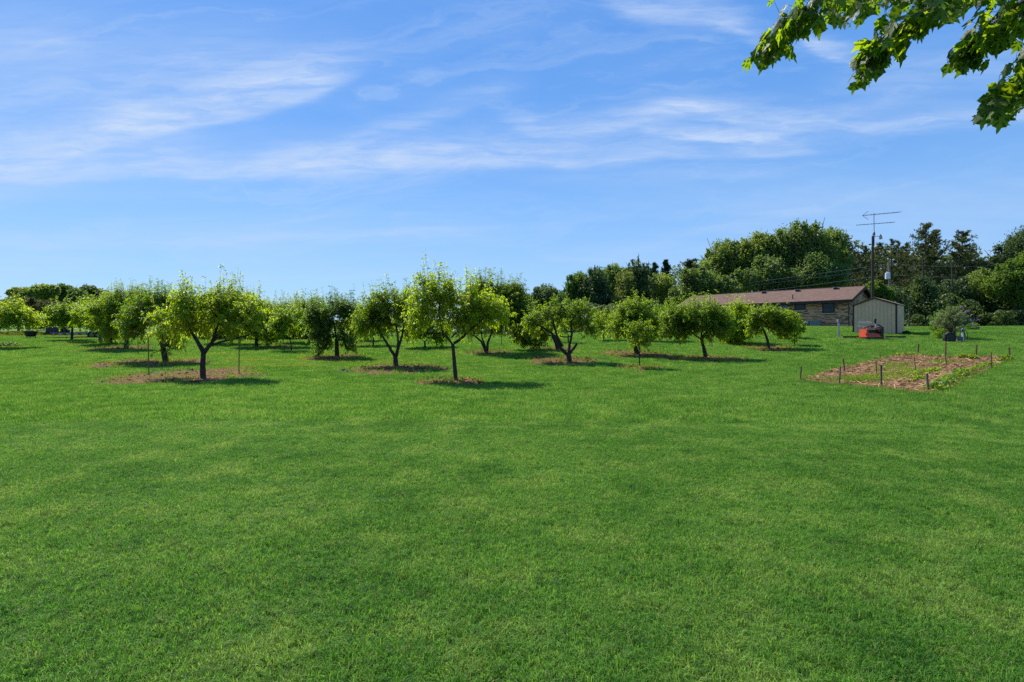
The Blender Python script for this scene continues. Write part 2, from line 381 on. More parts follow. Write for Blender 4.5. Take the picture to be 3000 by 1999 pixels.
MAT['curtain'] = simple('curtain', (0.30, 0.31, 0.30), (0.22, 0.23, 0.24), 9, 0.9, stretch=(6, 6, 0.3))
MAT['sill'] = simple('stone_sill', (0.46, 0.40, 0.30), None, 8, 0.8)
MAT['shed_panel'] = simple('tan_shed_siding', (0.72, 0.44, 0.25), (0.64, 0.40, 0.225), 1.6, 0.7, 0.25)
MAT['shed_trim'] = simple('shed_brown_trim', (0.065, 0.030, 0.020), None, 6, 0.6)
MAT['shed_roof'] = simple('shed_roof_edge', (0.34, 0.23, 0.15), (0.22, 0.16, 0.11), 5, 0.7)
MAT['timber'] = simple('landscape_timber', (0.14, 0.095, 0.055), (0.075, 0.055, 0.035), 8, 0.9, stretch=(0.4, 0.4, 3))
MAT['red_paint'] = simple('orange_red_paint', (0.74, 0.080, 0.030), (0.62, 0.060, 0.025), 3, 0.45, 0.5)
MAT['black'] = simple('black_metal', (0.012, 0.012, 0.013), (0.02, 0.018, 0.017), 8, 0.5, 0.4)
MAT['rubber'] = simple('black_rubber', (0.014, 0.014, 0.015), (0.03, 0.028, 0.026), 10, 0.8, 0.3)
MAT['galv'] = simple('galvanised_metal', (0.42, 0.42, 0.43), (0.30, 0.30, 0.31), 8, 0.45, 0.5, metal=0.4)
MAT['white_paint'] = simple('white_paint', (0.72, 0.73, 0.74), (0.60, 0.62, 0.63), 6, 0.5)
MAT['pole_dark'] = simple('dark_pole_wood', (0.075, 0.052, 0.040), (0.038, 0.028, 0.023), 6, 0.9, stretch=(3, 3, 0.3))
MAT['pole_grey'] = simple('grey_pole_wood', (0.26, 0.22, 0.18), (0.16, 0.135, 0.11), 6, 0.9, stretch=(3, 3, 0.3))
MAT['antenna'] = simple('antenna_aluminium', (0.10, 0.10, 0.105), None, 6, 0.5, 0.4)
MAT['wire'] = simple('aluminium_wire', (0.34, 0.35, 0.36), None, 6, 0.5)
MAT['ac'] = simple('grey_green_enamel', (0.21, 0.25, 0.24), (0.16, 0.20, 0.19), 10, 0.6)
MAT['lens'] = simple('lamp_refractor', (0.62, 0.50, 0.36), (0.5, 0.38, 0.26), 20, 0.3, 0.5)
MAT['steel'] = simple('dull_steel', (0.20, 0.20, 0.21), (0.12, 0.11, 0.11), 10, 0.5, 0.4, metal=0.5)
MAT['rustbrown'] = simple('rusty_iron', (0.12, 0.055, 0.03), (0.05, 0.03, 0.022), 12, 0.85)
MAT['lilac'] = simple('purple_blossom', (0.48, 0.20, 0.50), (0.34, 0.12, 0.38), 20, 0.8)
MAT['roof_dark'] = simple('old_brown_roof', (0.085, 0.062, 0.050), (0.055, 0.042, 0.036), 2, 0.9)
MAT['wall_dark'] = simple('dark_barn_board', (0.030, 0.030, 0.034), (0.020, 0.020, 0.024), 3, 0.9)
MAT['tape'] = None
m, nb, bs = M_('reflector_tape', 0.4, 0.5); sp = nb.n('ShaderNodeSeparateXYZ'); nb.put(sp.inputs[0], pos(nb))
k = nb.m('GREATER_THAN', nb.m('FRACT', nb.m('MULTIPLY', sp.outputs[0], 1.6)), 0.5)
nb.put(bs.inputs['Base Color'], nb.mix(k, (0.5, 0.5, 0.5), (0.35, 0.03, 0.02))); MAT['tape'] = m
MAT['yellow_weed'] = leafmat('yellow_weed', (0.12, 0.14, 0.02), (0.30, 0.27, 0.03), (0.4, 0.4, 0.03), 0.4, 0.7, 0.1, patch=1.0)
MAT['strawberry'] = leafmat('strawberry_leaf', (0.09, 0.19, 0.014), (0.22, 0.34, 0.025), (0.42, 0.62, 0.03), 0.45, 0.5, 0.35, patch=2, tan=(0.28, 0.10, 0.03), tanfrac=0.90)
MAT['weed'] = leafmat('weed_leaf', (0.08, 0.18, 0.020), (0.17, 0.29, 0.030), (0.34, 0.55, 0.04), 0.4, 0.8, 0.05, patch=2)

# ------------------------------------------------------------------ ground
gx = np.concatenate([-np.geomspace(900, 30, 34), np.arange(-29, 60, 1.0), np.geomspace(61, 900, 34)])
gy = np.concatenate([[-60, -30, -15], np.arange(-8, 70, 0.8), np.geomspace(71, 1500, 50)])
GX, GY = np.meshgrid(gx, gy, indexing='xy'); GZ = ground_z(GX, GY)
V = np.stack([GX, GY, GZ], -1).reshape(-1, 3); nx, ny = len(gx), len(gy)
I = np.arange(nx*ny).reshape(ny, nx)
Fq = np.stack([I[:-1, :-1], I[:-1, 1:], I[1:, 1:], I[1:, :-1]], -1).reshape(-1, 4)
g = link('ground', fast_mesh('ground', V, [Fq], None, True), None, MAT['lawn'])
tag(g, 'mown green lawn rising gently towards the orchard and the house', None, None, 'structure')

# ------------------------------------------------------------------ mulch patches
PATCH = []   # (cx, cy, rx, ry) for keeping the grass off
def mulch(x0, x1, y0, y1, label, seed, chips=240):
    a = at((x0+x1)/2, y0); c = at((x0+x1)/2, y1); cy = (a.y+c.y)/2; ry = max((a.y-c.y)/2*1.2, 0.5)
    cx = ((x0+x1)/2-HX)/F*cy; rx = (x1-x0)/2/F*cy
    PATCH.append((cx, cy, rx, ry))
    g_ = np.random.default_rng(seed); n, k = 40, 5; V = []
    ph = g_.random(6)*6.28; am = g_.random(6)*0.15
    for j in range(k+1):
        f = j/k
        for i in range(n):
            th = 2*math.pi*i/n; w = 1 + sum(am[q]*math.sin((q+2)*th+ph[q]) for q in range(6)) + g_.normal()*0.03
            X, Y = cx+rx*f*w*math.cos(th), cy+ry*f*w*math.sin(th)
            V.append((X, Y, gz(X, Y)+0.045*(1-f**3)-0.012*(f > 0.99)+g_.random()*0.012))
    q = np.array([[j*n+i, j*n+(i+1) % n, (j+1)*n+(i+1) % n, (j+1)*n+i] for j in range(k) for i in range(n)])
    V = np.array(V)
    # loose chips and bark pieces
    m_ = chips; th = g_.random(m_)*6.283; rr = np.sqrt(g_.random(m_))*1.03
    X = cx+rx*rr*np.cos(th); Y = cy+ry*rr*np.sin(th); Z = ground_z(X, Y)+0.05*(1-rr**3)+0.012
    a_ = g_.random(m_)*3.14; L = 0.03+g_.random(m_)*0.07; w = L*0.35
    d = np.stack([np.cos(a_), np.sin(a_), g_.normal(0, .35, m_)], -1); e = np.stack([-np.sin(a_), np.cos(a_), g_.normal(0, .35, m_)], -1)
    P = np.stack([X, Y, Z], -1)
    C = np.stack([P-d*L[:, None]-e*w[:, None], P+d*L[:, None]-e*w[:, None], P+d*L[:, None]+e*w[:, None], P-d*L[:, None]+e*w[:, None]], 1).reshape(-1, 3)
    me = fast_mesh('mulch_patch', V, [q], np.full(len(V), .5), True)
    o = link('mulch_patch', me, None, MAT['mulch']); tag(o, label, None, 'mulch patches under the orchard trees', 'structure')
    me2 = fast_mesh('mulch_chips', C, [np.arange(len(C)).reshape(-1, 4)], np.repeat(g_.random(m_), 4))
    o2 = link('mulch_chips', me2, o, MAT['chip']); o2['kind'] = 'stuff'
    # a few weeds coming up through it
    m_ = int(60*rx); th = g_.random(m_)*6.283; rr = np.sqrt(g_.random(m_))
    bl = blades(np.stack([cx+rx*rr*np.cos(th), cy+ry*rr*np.sin(th)], -1), g_, 14, 0.10, 0.14, 0.012)
    o3 = link('weeds', fast_mesh('weeds', bl[0], [bl[1]], bl[2]), o, MAT['weed']); o3['kind'] = 'stuff'
def blades(XY, g_, per, spread, h, w):
    n = len(XY)*per
    p = np.repeat(XY, per, 0)+g_.normal(0, spread, (n, 2)); z = ground_z(p[:, 0], p[:, 1])
    a = g_.random(n)*6.283; ln = g_.random((n, 1))*0.6; H = h*(0.4+0.8*g_.random(n))
    base = np.stack([p[:, 0], p[:, 1], z+0.02], -1); s_ = np.stack([np.cos(a), np.sin(a), a*0], -1)*w*0.5
    u = np.stack([-np.sin(a), np.cos(a), a*0], -1)*ln
    tip = base+u*H[:, None]; tip[:, 2] += H; mid = (base+tip)/2
    V = np.stack([base, mid-s_, tip, mid+s_], 1).reshape(-1, 3)
    return V, np.arange(len(V)).reshape(-1, 4), np.repeat(g_.random(n), 4)
MULCH = [
 (345, 760, 1083, 1124, 'long mulch strip at the foot of the tree between two tall thin stakes', 300),
 (250, 595, 1054, 1076, 'mulch strip behind the tall thin stakes, under the low leafy trunk', 260),
 (285, 455, 1014, 1026, 'brown mulch patch at the row of trunks behind the far left stakes', 150),
 (768, 862, 1013, 1024, 'small reddish mulch patch with a leaning rod standing in it', 110),
 (868, 1078, 1040, 1056, 'mulch patch under the tree that is leafy down to the ground', 170),
 (1008, 1310, 1071, 1094, 'mulch patch under the tree forked in a wide V', 300),
 (1205, 1425, 1110, 1128, 'mulch patch at the foot of the tallest slender tree', 260),
 (1352, 1510, 1027, 1040, 'mulch patch under the twin trunks behind the tallest tree', 150),
 (1530, 1752, 1046, 1066, 'mulch patch round the gnarled many-limbed tree', 260),
 (1560, 1712, 1016, 1029, 'mulch patch behind the gnarled tree, under a slanting trunk', 140),
 (1735, 1966, 1029, 1047, 'wide mulch strip behind the thin young tree', 230),
 (1812, 1935, 1072, 1084, 'pale mulch patch round the thin young tree', 150),
 (1962, 2180, 1044, 1060, 'mulch patch under the umbrella-shaped tree with a propping stick', 240),
 (2108, 2205, 1005, 1012, 'far narrow mulch patch under the cone-shaped crown', 70),
 (2190, 2335, 1013, 1031, 'mulch patch under the bent-stemmed tree nearest the house', 160),
]
for i, a in enumerate(MULCH): mulch(a[0], a[1], a[2], a[3], a[4], 100+i, a[5])

# ------------------------------------------------------------------ garden bed
BEDPX = [(2343, 1117), (2400, 1098), (2460, 1080), (2530, 1066), (2590, 1050), (2650, 1043), (2730, 1046), (2800, 1050), (2880, 1047), (2965, 1045), (2935, 1066), (2880, 1092), (2820, 1120), (2770, 1148), (2720, 1156), (2640, 1148), (2560, 1138), (2470, 1130), (2400, 1124)]
BED = np.array([(p.x, p.y) for p in (at(*q) for q in BEDPX)])
def inpoly(X, Y, poly):
    X = np.asarray(X); Y = np.asarray(Y); r_ = np.zeros(X.shape, bool); n = len(poly)
    for i in range(n):
        x0, y0 = poly[i]; x1, y1 = poly[(i+1) % n]
        c = ((y0 > Y) != (y1 > Y)) & (X < (x1-x0)*(Y-y0)/(y1-y0+1e-12)+x0); r_ ^= c
    return r_
g_ = np.random.default_rng(5)
bx = np.arange(BED[:, 0].min()-.3, BED[:, 0].max()+.3, 0.16); by = np.arange(BED[:, 1].min()-.3, BED[:, 1].max()+.3, 0.16)
BX, BY = np.meshgrid(bx, by); BX = BX+g_.normal(0, .02, BX.shape); BY = BY+g_.normal(0, .02, BX.shape)
ins = inpoly(BX, BY, BED)
BZ = ground_z(BX, BY)+np.where(ins, 0.045, -0.03)+g_.random(BX.shape)*0.04*ins
I = np.arange(BX.size).reshape(BX.shape); Fq = np.stack([I[:-1, :-1], I[:-1, 1:], I[1:, 1:], I[1:, :-1]], -1).reshape(-1, 4)
keep = ins.ravel()[Fq].any(1)
bed = link('garden_bed', fast_mesh('garden_bed', np.stack([BX, BY, BZ], -1).reshape(-1, 3), [Fq[keep]], np.full(BX.size, .5), True), None, MAT['bed_soil'])
tag(bed, 'straw-mulched vegetable bed set with stakes in the lawn at right', 'garden bed', None, 'structure')
n = 9000
X = g_.uniform(bx[0], bx[-1], n); Y = g_.uniform(by[0], by[-1], n); k = inpoly(X, Y, BED); X, Y = X[k], Y[k]; n = len(X)
a_ = g_.normal(0.5, 0.9, n); L = 0.04+g_.random(n)*0.11; w = 0.005+g_.random(n)*0.006
d = np.stack([np.cos(a_), np.sin(a_), g_.normal(0, .25, n)], -1)*L[:, None]; e = np.stack([-np.sin(a_), np.cos(a_), g_.normal(0, .6, n)], -1)*w[:, None]
P = np.stack([X, Y, ground_z(X, Y)+0.075+g_.random(n)*0.03], -1)
V = np.stack([P-d-e, P+d-e, P+d+e, P-d+e], 1).reshape(-1, 3)
o = link('straw', fast_mesh('straw', V, [np.arange(len(V)).reshape(-1, 4)], np.repeat(g_.random(n), 4)), None, MAT['straw'])
tag(o, 'pale loose straw strewn over the staked vegetable bed', 'straw', None, 'stuff')
def leaf_quads(P, g_, size, up=0.6):
    n = len(P); N = nrm(g_.normal(0, 1, (n, 3))+np.array([0, 0, up*2])); A = nrm(np.cross(N, g_.normal(0, 1, (n, 3)))); B = np.cross(N, A)
    s_ = (size*(0.6+0.8*g_.random(n)))[:, None]
    V = np.stack([P-A*s_, P+B*s_*0.5, P+A*s_, P-B*s_*0.5], 1).reshape(-1, 3)
    return V, np.arange(len(V)).reshape(-1, 4), np.repeat(g_.random(n), 4)
def plant_row(pxs, wd, h, n, label, mat='strawberry', lf=0.045, cat='plants'):
    Q = [at(*p) for p in pxs]; P = []
    for _ in range(n):
        t = random.random()*(len(Q)-1); i = int(t); f = t-i; c = Q[i].lerp(Q[i+1], f)
        hh = h*(0.55+0.45*math.sin(t*9.7+i)**2); rr = random.gauss(0, wd*0.45); ang = random.random()*3.14
        x, y = c.x+rr*math.cos(ang), c.y+rr*math.sin(ang)
        P.append((x, y, gz(x, y)+0.05+random.random()*hh*max(0.1, 1-(rr/wd)**2)))
    V, Fc, R = leaf_quads(np.array(P), g_, lf)
    o = link('strawberry_plants' if mat == 'strawberry' else 'bed_weeds', fast_mesh('plants', V, [Fc], R), None, MAT[mat])
    tag(o, label, cat, 'leafy rows in the vegetable bed', 'stuff')
plant_row([(2735, 1150), (2770, 1133), (2800, 1112), (2830, 1100)], 0.36, 0.30, 2600, 'dense strawberry plants at the near right corner of the straw bed')
plant_row([(2800, 1112), (2850, 1090), (2880, 1080), (2905, 1070)], 0.26, 0.20, 1100, 'strawberry row running back along the right edge of the bed')
plant_row([(2925, 1062), (2945, 1056), (2958, 1054)], 0.28, 0.22, 600, 'small clump of strawberry plants at the far right corner of the bed')
plant_row([(2810, 1052), (2835, 1053), (2858, 1056)], 0.32, 0.24, 800, 'reddish and green clump behind the middle of the bed')
plant_row([(2660, 1108), (2690, 1100), (2730, 1094), (2750, 1090)], 0.30, 0.18, 1200, 'low green row crossing the middle of the bed')
plant_row([(2668, 1122), (2690, 1118), (2710, 1114)], 0.20, 0.16, 500, 'browned clump between the two front middle stakes')
plant_row([(2610, 1045), (2650, 1042), (2680, 1043), (2720, 1046)], 0.20, 0.12, 420, 'dry reddish plants on the far left edge of the bed')
def grass_patch(pxs, wd, n, label):
    Q = [at(*p) for p in pxs]; P = []
    for _ in range(n):
        t = random.random()*(len(Q)-1); i = int(t); c = Q[i].lerp(Q[i+1], t-i); P.append((c.x+random.gauss(0, wd), c.y+random.gauss(0, wd)))
    bl = blades(np.array(P), g_, 12, 0.07, 0.16, 0.010)
    o = link('bed_weeds', fast_mesh('weeds', bl[0], [bl[1]], bl[2]), None, MAT['weed']); tag(o, label, 'weeds', 'leafy rows in the vegetable bed', 'stuff')
grass_patch([(2490, 1112), (2540, 1116), (2590, 1112)], 0.28, 130, 'thin weeds in the left part of the straw bed')
grass_patch([(2590, 1090), (2620, 1080), (2650, 1070)], 0.30, 130, 'thin weeds in the middle back of the straw bed')
grass_patch([(2450, 1118), (2500, 1122), (2560, 1124)], 0.3, 120, 'thin weeds along the near left side of the straw bed')
grass_patch([(2600, 1108), (2640, 1100), (2680, 1085)], 0.3, 140, 'thin weeds in the very middle of the straw bed')
grass_patch([(2740, 1070), (2770, 1066), (2790, 1064)], 0.28, 80, 'thin weeds near the far side of the straw bed')

nb_ = len(BED); P = []
for i in range(nb_):
    a, c = BED[i], BED[(i+1) % nb_]; k = int(np.linalg.norm(c-a)*9)
    for _ in range(k): t = random.random(); P.append(a+(c-a)*t+np.array([random.gauss(0, .16), random.gauss(0, .16)]))
bl = blades(np.array(P), g_, 14, 0.06, 0.13, 0.009)
tag(link('bed_edge_grass', fast_mesh('weeds', bl[0], [bl[1]], bl[2]), None, MAT['weed']), 'bright ragged grass growing into the edges of the straw bed', 'grass', None, 'stuff')
# ------------------------------------------------------------------ grass
def tile(size, n, h, w, seed, segs2=True, cells=9, lean=1.1):
    g_ = np.random.default_rng(seed); n = int(n)
    x = g_.uniform(-.66, .66, (n, 2))*size; a = g_.random(n)*6.283
    # small tufts: blades in the same cell lean the same way
    cell = np.floor((x/size+.66)*cells+g_.normal(0, .25, (n, 2))).astype(int); lean_t = g_.random((12, 12, 2))-0.5
    cl = lean_t[cell[:, 0] % 12, cell[:, 1] % 12]*lean+g_.normal(0, .38, (n, 2))
    hs = g_.random((12, 12))*0.7+0.6
    H = h*(0.45+0.75*g_.random(n))*hs[cell[:, 0] % 12, cell[:, 1] % 12]; Wd = w*(0.6+0.7*g_.random(n))
    base = np.concatenate([x, np.zeros((n, 1))-0.004], 1); s_ = np.stack([np.cos(a), np.sin(a), a*0], -1)*Wd[:, None]*0.5
    L3 = np.concatenate([cl, np.zeros((n, 1))], 1)
    mid = base+L3*H[:, None]*0.35; mid[:, 2] += H*0.58
    tip = base+L3*H[:, None]*1.05; tip[:, 2] += H*np.clip(1-0.35*np.linalg.norm(cl, axis=1)**2, .45, 1)
    if segs2:
        V = np.stack([base-s_, base+s_, mid+s_*.9, tip, mid-s_*.9], 1).reshape(-1, 3); i5 = np.arange(n)*5
        fs = [np.stack([i5, i5+1, i5+2, i5+4], -1), np.stack([i5+4, i5+2, i5+3], -1)]; k = 5
    else:
        V = np.stack([base-s_, base+s_, tip], 1).reshape(-1, 3); fs = [np.arange(n*3).reshape(-1, 3)]; k = 3
    me = fast_mesh('grass_tile', V, fs, np.repeat(g_.random(n), k)); me.materials.append(MAT['blade'])
    return bpy.data.objects.new('grass_tile', me)
def grass_field(name, label, size, y0, y1, tiles, seed, jit=0.04):
    coll = bpy.data.collections.new(name+'_tiles')
    for t in tiles: coll.objects.link(t)
    g_ = np.random.default_rng(seed)
    xs = np.arange(-y1*1.2-6, y1*1.2+6, size); ys = np.arange(y0, y1, size)
    X, Y = np.meshgrid(xs, ys); X = (X+g_.uniform(-jit, jit, X.shape)*size).ravel(); Y = (Y+g_.uniform(-jit, jit, Y.shape)*size).ravel()
    k = np.abs(X) < Y*1.15+5; X, Y = X[k], Y[k]
    keep = ~inpoly(X, Y, (BED-BED.mean(0))*0.97+BED.mean(0))
    for (cx, cy, rx, ry) in PATCH: keep &= (((X-cx)/(rx+size*.22))**2+((Y-cy)/(ry+size*.34))**2) > 1+.30*g_.normal(0, 1, X.shape).clip(-1, 1)
    # house, shed stand on bare ground
    keep &= ~inpoly(X, Y, HOUSE_FOOT); keep &= ~inpoly(X, Y, SHED_FOOT)
    X, Y = X[keep], Y[keep]; n = len(X); Z = ground_z(X, Y)
    e_ = 0.05; GXd = (ground_z(X+e_, Y)-ground_z(X-e_, Y))/(2*e_); GYd = (ground_z(X, Y+e_)-ground_z(X, Y-e_))/(2*e_)
    sp = g_.random(n)*6.283; c, s_ = np.cos(sp), np.sin(sp); lx, ly = GXd*c+GYd*s_, -GXd*s_+GYd*c
    rot = np.stack([ly, -lx, sp], -1)
    me = bpy.data.meshes.new(name); me.vertices.add(n); me.vertices.foreach_set('co', np.stack([X, Y, Z], -1).astype(np.float32).ravel())
    at_ = me.attributes.new('rot', 'FLOAT_VECTOR', 'POINT'); at_.data.foreach_set('vector', rot.astype(np.float32).ravel())
    at_ = me.attributes.new('pick', 'INT', 'POINT'); at_.data.foreach_set('value', g_.integers(0, len(tiles), n).astype(np.int32))
    at_ = me.attributes.new('scl', 'FLOAT_VECTOR', 'POINT'); sc = np.ones((n, 3)); sc[:, 2] = 0.85+0.3*g_.random(n)
    at_.data.foreach_set('vector', sc.astype(np.float32).ravel())
    o = link(name, me)
    ng = bpy.data.node_groups.new(name, 'GeometryNodeTree'); ng.interface.new_socket('Geometry', in_out='INPUT', socket_type='NodeSocketGeometry'); ng.interface.new_socket('Geometry', in_out='OUTPUT', socket_type='NodeSocketGeometry')
    N = ng.nodes; gi = N.new('NodeGroupInput'); go = N.new('NodeGroupOutput'); ip = N.new('GeometryNodeInstanceOnPoints'); ci = N.new('GeometryNodeCollectionInfo')
    ci.inputs['Collection'].default_value = coll; ci.inputs['Separate Children'].default_value = True; ci.inputs['Reset Children'].default_value = True
    def att(nm, ty):
        q = N.new('GeometryNodeInputNamedAttribute'); q.data_type = ty; q.inputs[0].default_value = nm; return q.outputs[0]
    ip.inputs['Pick Instance'].default_value = True
    ng.links.new(gi.outputs[0], ip.inputs['Points']); ng.links.new(ci.outputs[0], ip.inputs['Instance']); ng.links.new(att('pick', 'INT'), ip.inputs['Instance Index'])
    er = N.new('FunctionNodeEulerToRotation'); ng.links.new(att('rot', 'FLOAT_VECTOR'), er.inputs[0]); ng.links.new(er.outputs[0], ip.inputs['Rotation'])
    ng.links.new(att('scl', 'FLOAT_VECTOR'), ip.inputs['Scale']); ng.links.new(ip.outputs[0], go.inputs[0])
    md = o.modifiers.new('grow', 'NODES'); md.node_group = ng
    tag(o, label, 'grass', None, 'stuff')
    return n

g_ = np.random.default_rng(31); P = []
for _ in range(150):
    y = 2.4+g_.random()**1.3*9; x = g_.uniform(-.9, .9)*y; k = int(g_.integers(14, 60)); r_ = g_.uniform(.04, .13)
    q = g_.normal(0, r_, (k, 2)); P.append(np.stack([x+q[:, 0], y+q[:, 1], ground_z(x+q[:, 0], y+q[:, 1])+.022+.02*g_.random(k)], -1))
P = np.concatenate(P); V_, F2, R2 = leaf_quads(P, g_, .009, 1.6)
tag(link('clover', fast_mesh('clover', V_, [F2], R2), None, MAT['weed']), 'small clover patches scattered in the near lawn', 'clover', None, 'stuff')
# ------------------------------------------------------------------ house and shed frames
UH = Vector((-0.674, 0.738, 0)).normalized(); VH = Vector((0.738, 0.674, 0)).normalized()
EC = Vector((31.67, 53.0, 0))                # eave corner, right front
WC = EC + UH*0.45 + VH*0.55                  # wall corner
RL, RW = 18.7, 8.0                           # roof length, width
EZ, RZ = 4.98, 6.46
WL, WD = RL-0.9, RW-1.1
HB = 2.30
HOUSE_FOOT = np.array([(p.x, p.y) for p in (WC, WC+UH*WL, WC+UH*WL+VH*WD, WC+VH*WD)])
SR = Vector((27.04, 40.0, 0))                # shed right front corner
US = Vector((-0.731, 0.682, 0)).normalized(); VS = Vector((0.682, 0.731, 0)).normalized()
SW, SDp = 2.68, 2.75; SB = 1.68
SHED_FOOT = np.array([(p.x, p.y) for p in (SR, SR+US*SW, SR+US*SW+VS*SDp, SR+VS*SDp)])

near_tiles = [tile(0.5, 7800, 0.042, 0.0033, 20+i, cells=16, lean=1.5) for i in range(6)]
mid_tiles = [tile(0.8, 5200, 0.085, 0.0095, 40+i, False) for i in range(5)]
far_tiles = [tile(1.6, 6400, 0.100, 0.019, 60+i, False) for i in range(4)]
grass_field('grass', 'fine mown grass of the near lawn', 0.5, -1.0, 11.0, near_tiles, 1)
grass_field('grass', 'mown grass of the middle lawn round the orchard', 0.8, 10.7, 30.0, mid_tiles, 2)
grass_field('grass', 'mown grass of the far lawn up to the tree line', 1.6, 29.0, 62.0, far_tiles, 3)

# ------------------------------------------------------------------ house
def frame(o_, u, v, z):
    M = Matrix.Identity(4)
    for i in range(3): M[i][0] = u[i]; M[i][1] = v[i]; M[i][2] = (0, 0, 1)[i]; M[i][3] = (o_.x, o_.y, z)[i]
    return M
house = empty('ranch_house', (WC.x, WC.y, HB), 'long single-storey brick ranch house with a brown shingle roof behind the shed', 'house')
MH = frame(WC, UH, VH, 0.0)      # local x along the front to the left, y into the house
def hx(px):                      # distance along the front wall of a photo column
    k = (px-HX)/F; return (k*WC.y-WC.x)/(UH.x-k*UH.y)
def hz(px, py):
    p = WC+UH*hx(px); return EYE-(py-HY)/F*p.y
wz = EZ-0.05
def wallmesh(mb, M, x0, x1, z0, z1, holes, rowh=0.105, bl=0.38, gable=None, rr=None):
    """courses of ledge bricks standing 15 mm proud of the mortar"""
    z = z0; row = 0
    while z < z1-0.02:
        zt = min(z+rowh, z1); x = x0-(0.0 if row % 2 else bl*0.5)
        while x < x1:
            L = bl*random.uniform(0.6, 1.7); a, c = max(x+0.006, x0), min(x+L-0.006, x1)
            if c-a > 0.04:
                segs = [(a, c)]
                for (h0, h1, q0, q1) in holes:
                    if zt-0.03 > q0 and z+0.03 < q1:
                        new = []
                        for (p, q) in segs:
                            if q <= h0 or p >= h1: new.append((p, q))
                            else:
                                if p < h0-0.03: new.append((p, h0))
                                if q > h1+0.03: new.append((h1, q))
                        segs = new
                if gable: segs = [(max(p, gable[0]+(z-gable[2])*gable[3]) if z > gable[2] else p, min(q, gable[1]-(z-gable[2])*gable[3]) if z > gable[2] else q) for p, q in segs]
                for p, q in segs:
                    if q-p > 0.03: mb.box((p, -0.018-random.random()*0.012, z+0.006), (q, 0.0, zt-0.006), random.random(), M)
            x += L
        z = zt; row += 1
WIN = [(2205, 2227, 893, 921), (2247, 2314, 891, 952), (2328, 2361, 887.5, 909), (2409, 2446, 884, 917.5)]
holes = []
for (a, c, t, bt) in WIN:
    x1, x0 = hx(a), hx(c); zt, zb = hz((a+c)/2, t), hz((a+c)/2, bt); holes.append((x0, x1, max(zb, HB+0.05), min(zt, wz-0.12)))
mb = MB(); mb.box((0, 0.0, HB-0.3), (WL, 0.12, wz), None, MH); mb.build('wall', MAT['mortar'], house)
mb = MB(); mb.box((WL-0.12, 0.13, HB-0.3), (WL, WD, wz), None, MH); mb.box((0.13, WD-0.12, HB-0.3), (WL-0.13, WD, wz), None, MH); mb.build('wall', MAT['mortar'], house)
mb = MB(); wallmesh(mb, MH, 0.0, WL, HB-0.02, wz-0.12, holes); o = mb.build('brickwork', MAT['brick'], house); o['kind'] = 'stuff'
# gable wall facing right (local frame: x into the house along VH, outward normal = -UH)
MG = frame(WC, VH, UH, 0.0)
rise = (RZ-EZ)/(RW/2)
gpoly = [(0, HB-0.3), (WD, HB-0.3), (WD, EZ+0.05), (WD/2, EZ+0.05+rise*WD/2), (0, EZ+0.05)]
mb = MB(); mb.prism(gpoly, 0.12, MG); mb.build('gable_wall', MAT['mortar'], house)
gh = [(1.15, 1.75, HB+1.05, HB+2.35)]
mb = MB(); wallmesh(mb, MG, 0.0, WD, HB-0.02, RZ-0.3, gh, gable=(0.0, WD, EZ-0.05, 1/rise)); o = mb.build('brickwork', MAT['brick'], house); o['kind'] = 'stuff'
# roof: two thick slopes with overhang, ridge cap, fascia
ME = frame(EC, UH, VH, 0.0)
def slope(name, y0, z0, y1, z1, mat):
    me = bpy.data.meshes.new(name); th = 0.09
    v = [(0, y0, z0), (RL, y0, z0), (RL, y1, z1), (0, y1, z1)]
    v += [(a, c, d-th) for a, c, d in v]
    vv = [tuple((ME @ Vector(q))-root_of(house)) for q in v]
    me.from_pydata(vv, [], [[0, 1, 2, 3], [7, 6, 5, 4], [0, 4, 5, 1], [1, 5, 6, 2], [2, 6, 7, 3], [3, 7, 4, 0]])
    uv = me.uv_layers.new(name='UVMap'); sl = math.hypot(y1-y0, z1-z0); U = [(0, 0), (RL, 0), (RL, sl), (0, sl)]
    for lp in me.loops: uv.data[lp.index].uv = U[lp.vertex_index % 4]
    return link(name, me, house, mat)
slope('roof', 0, EZ, RW/2-0.004, RZ, MAT['shingle']); slope('roof', RW, EZ, RW/2+0.004, RZ, MAT['shingle'])
mb = MB(); mb.tube([ME @ Vector((0.02, RW/2, RZ-0.01)), ME @ Vector((RL-0.02, RW/2, RZ-0.01))], 0.05, 6); mb.build('ridge_cap', MAT['shingle'], house)
mb = MB(); mb.box((0.03, 0.02, EZ-0.28), (RL-0.03, 0.06, EZ-0.075), None, ME); mb.build('fascia', MAT['brown_trim'], house)
mb = MB(); mb.box((0.03, 0.065, EZ-0.25), (RL-0.03, 0.52, EZ-0.22), None, ME); mb.build('soffit', MAT['soffit'], house)
for sgn, (y0, y1) in enumerate(((0, RW/2), (RW, RW/2))):      # rake boards on both slopes of the right gable
    mb = MB(); A = ME @ Vector((0.0, y0, EZ-0.10)); B = ME @ Vector((0.0, y1, RZ-0.10)); dn = Vector((0, 0, -0.18)); th = UH*-0.03
    vs = [A, B, B+dn, A+dn]; vs += [q+th for q in vs]
    mb.add([tuple(q) for q in vs], [[0, 1, 2, 3], [7, 6, 5, 4], [0, 4, 5, 1], [1, 5, 6, 2], [2, 6, 7, 3], [3, 7, 4, 0]]); mb.build('rake_board', MAT['brown_trim'], house)
    mb = MB(); A = ME @ Vector((0.0, y0, EZ-0.12)); B = ME @ Vector((0.0, y1, RZ-0.12)); q = UH*0.46
    mb.quad(A, B, B+q, A+q); mb.build('gable_soffit', MAT['soffit'], house)
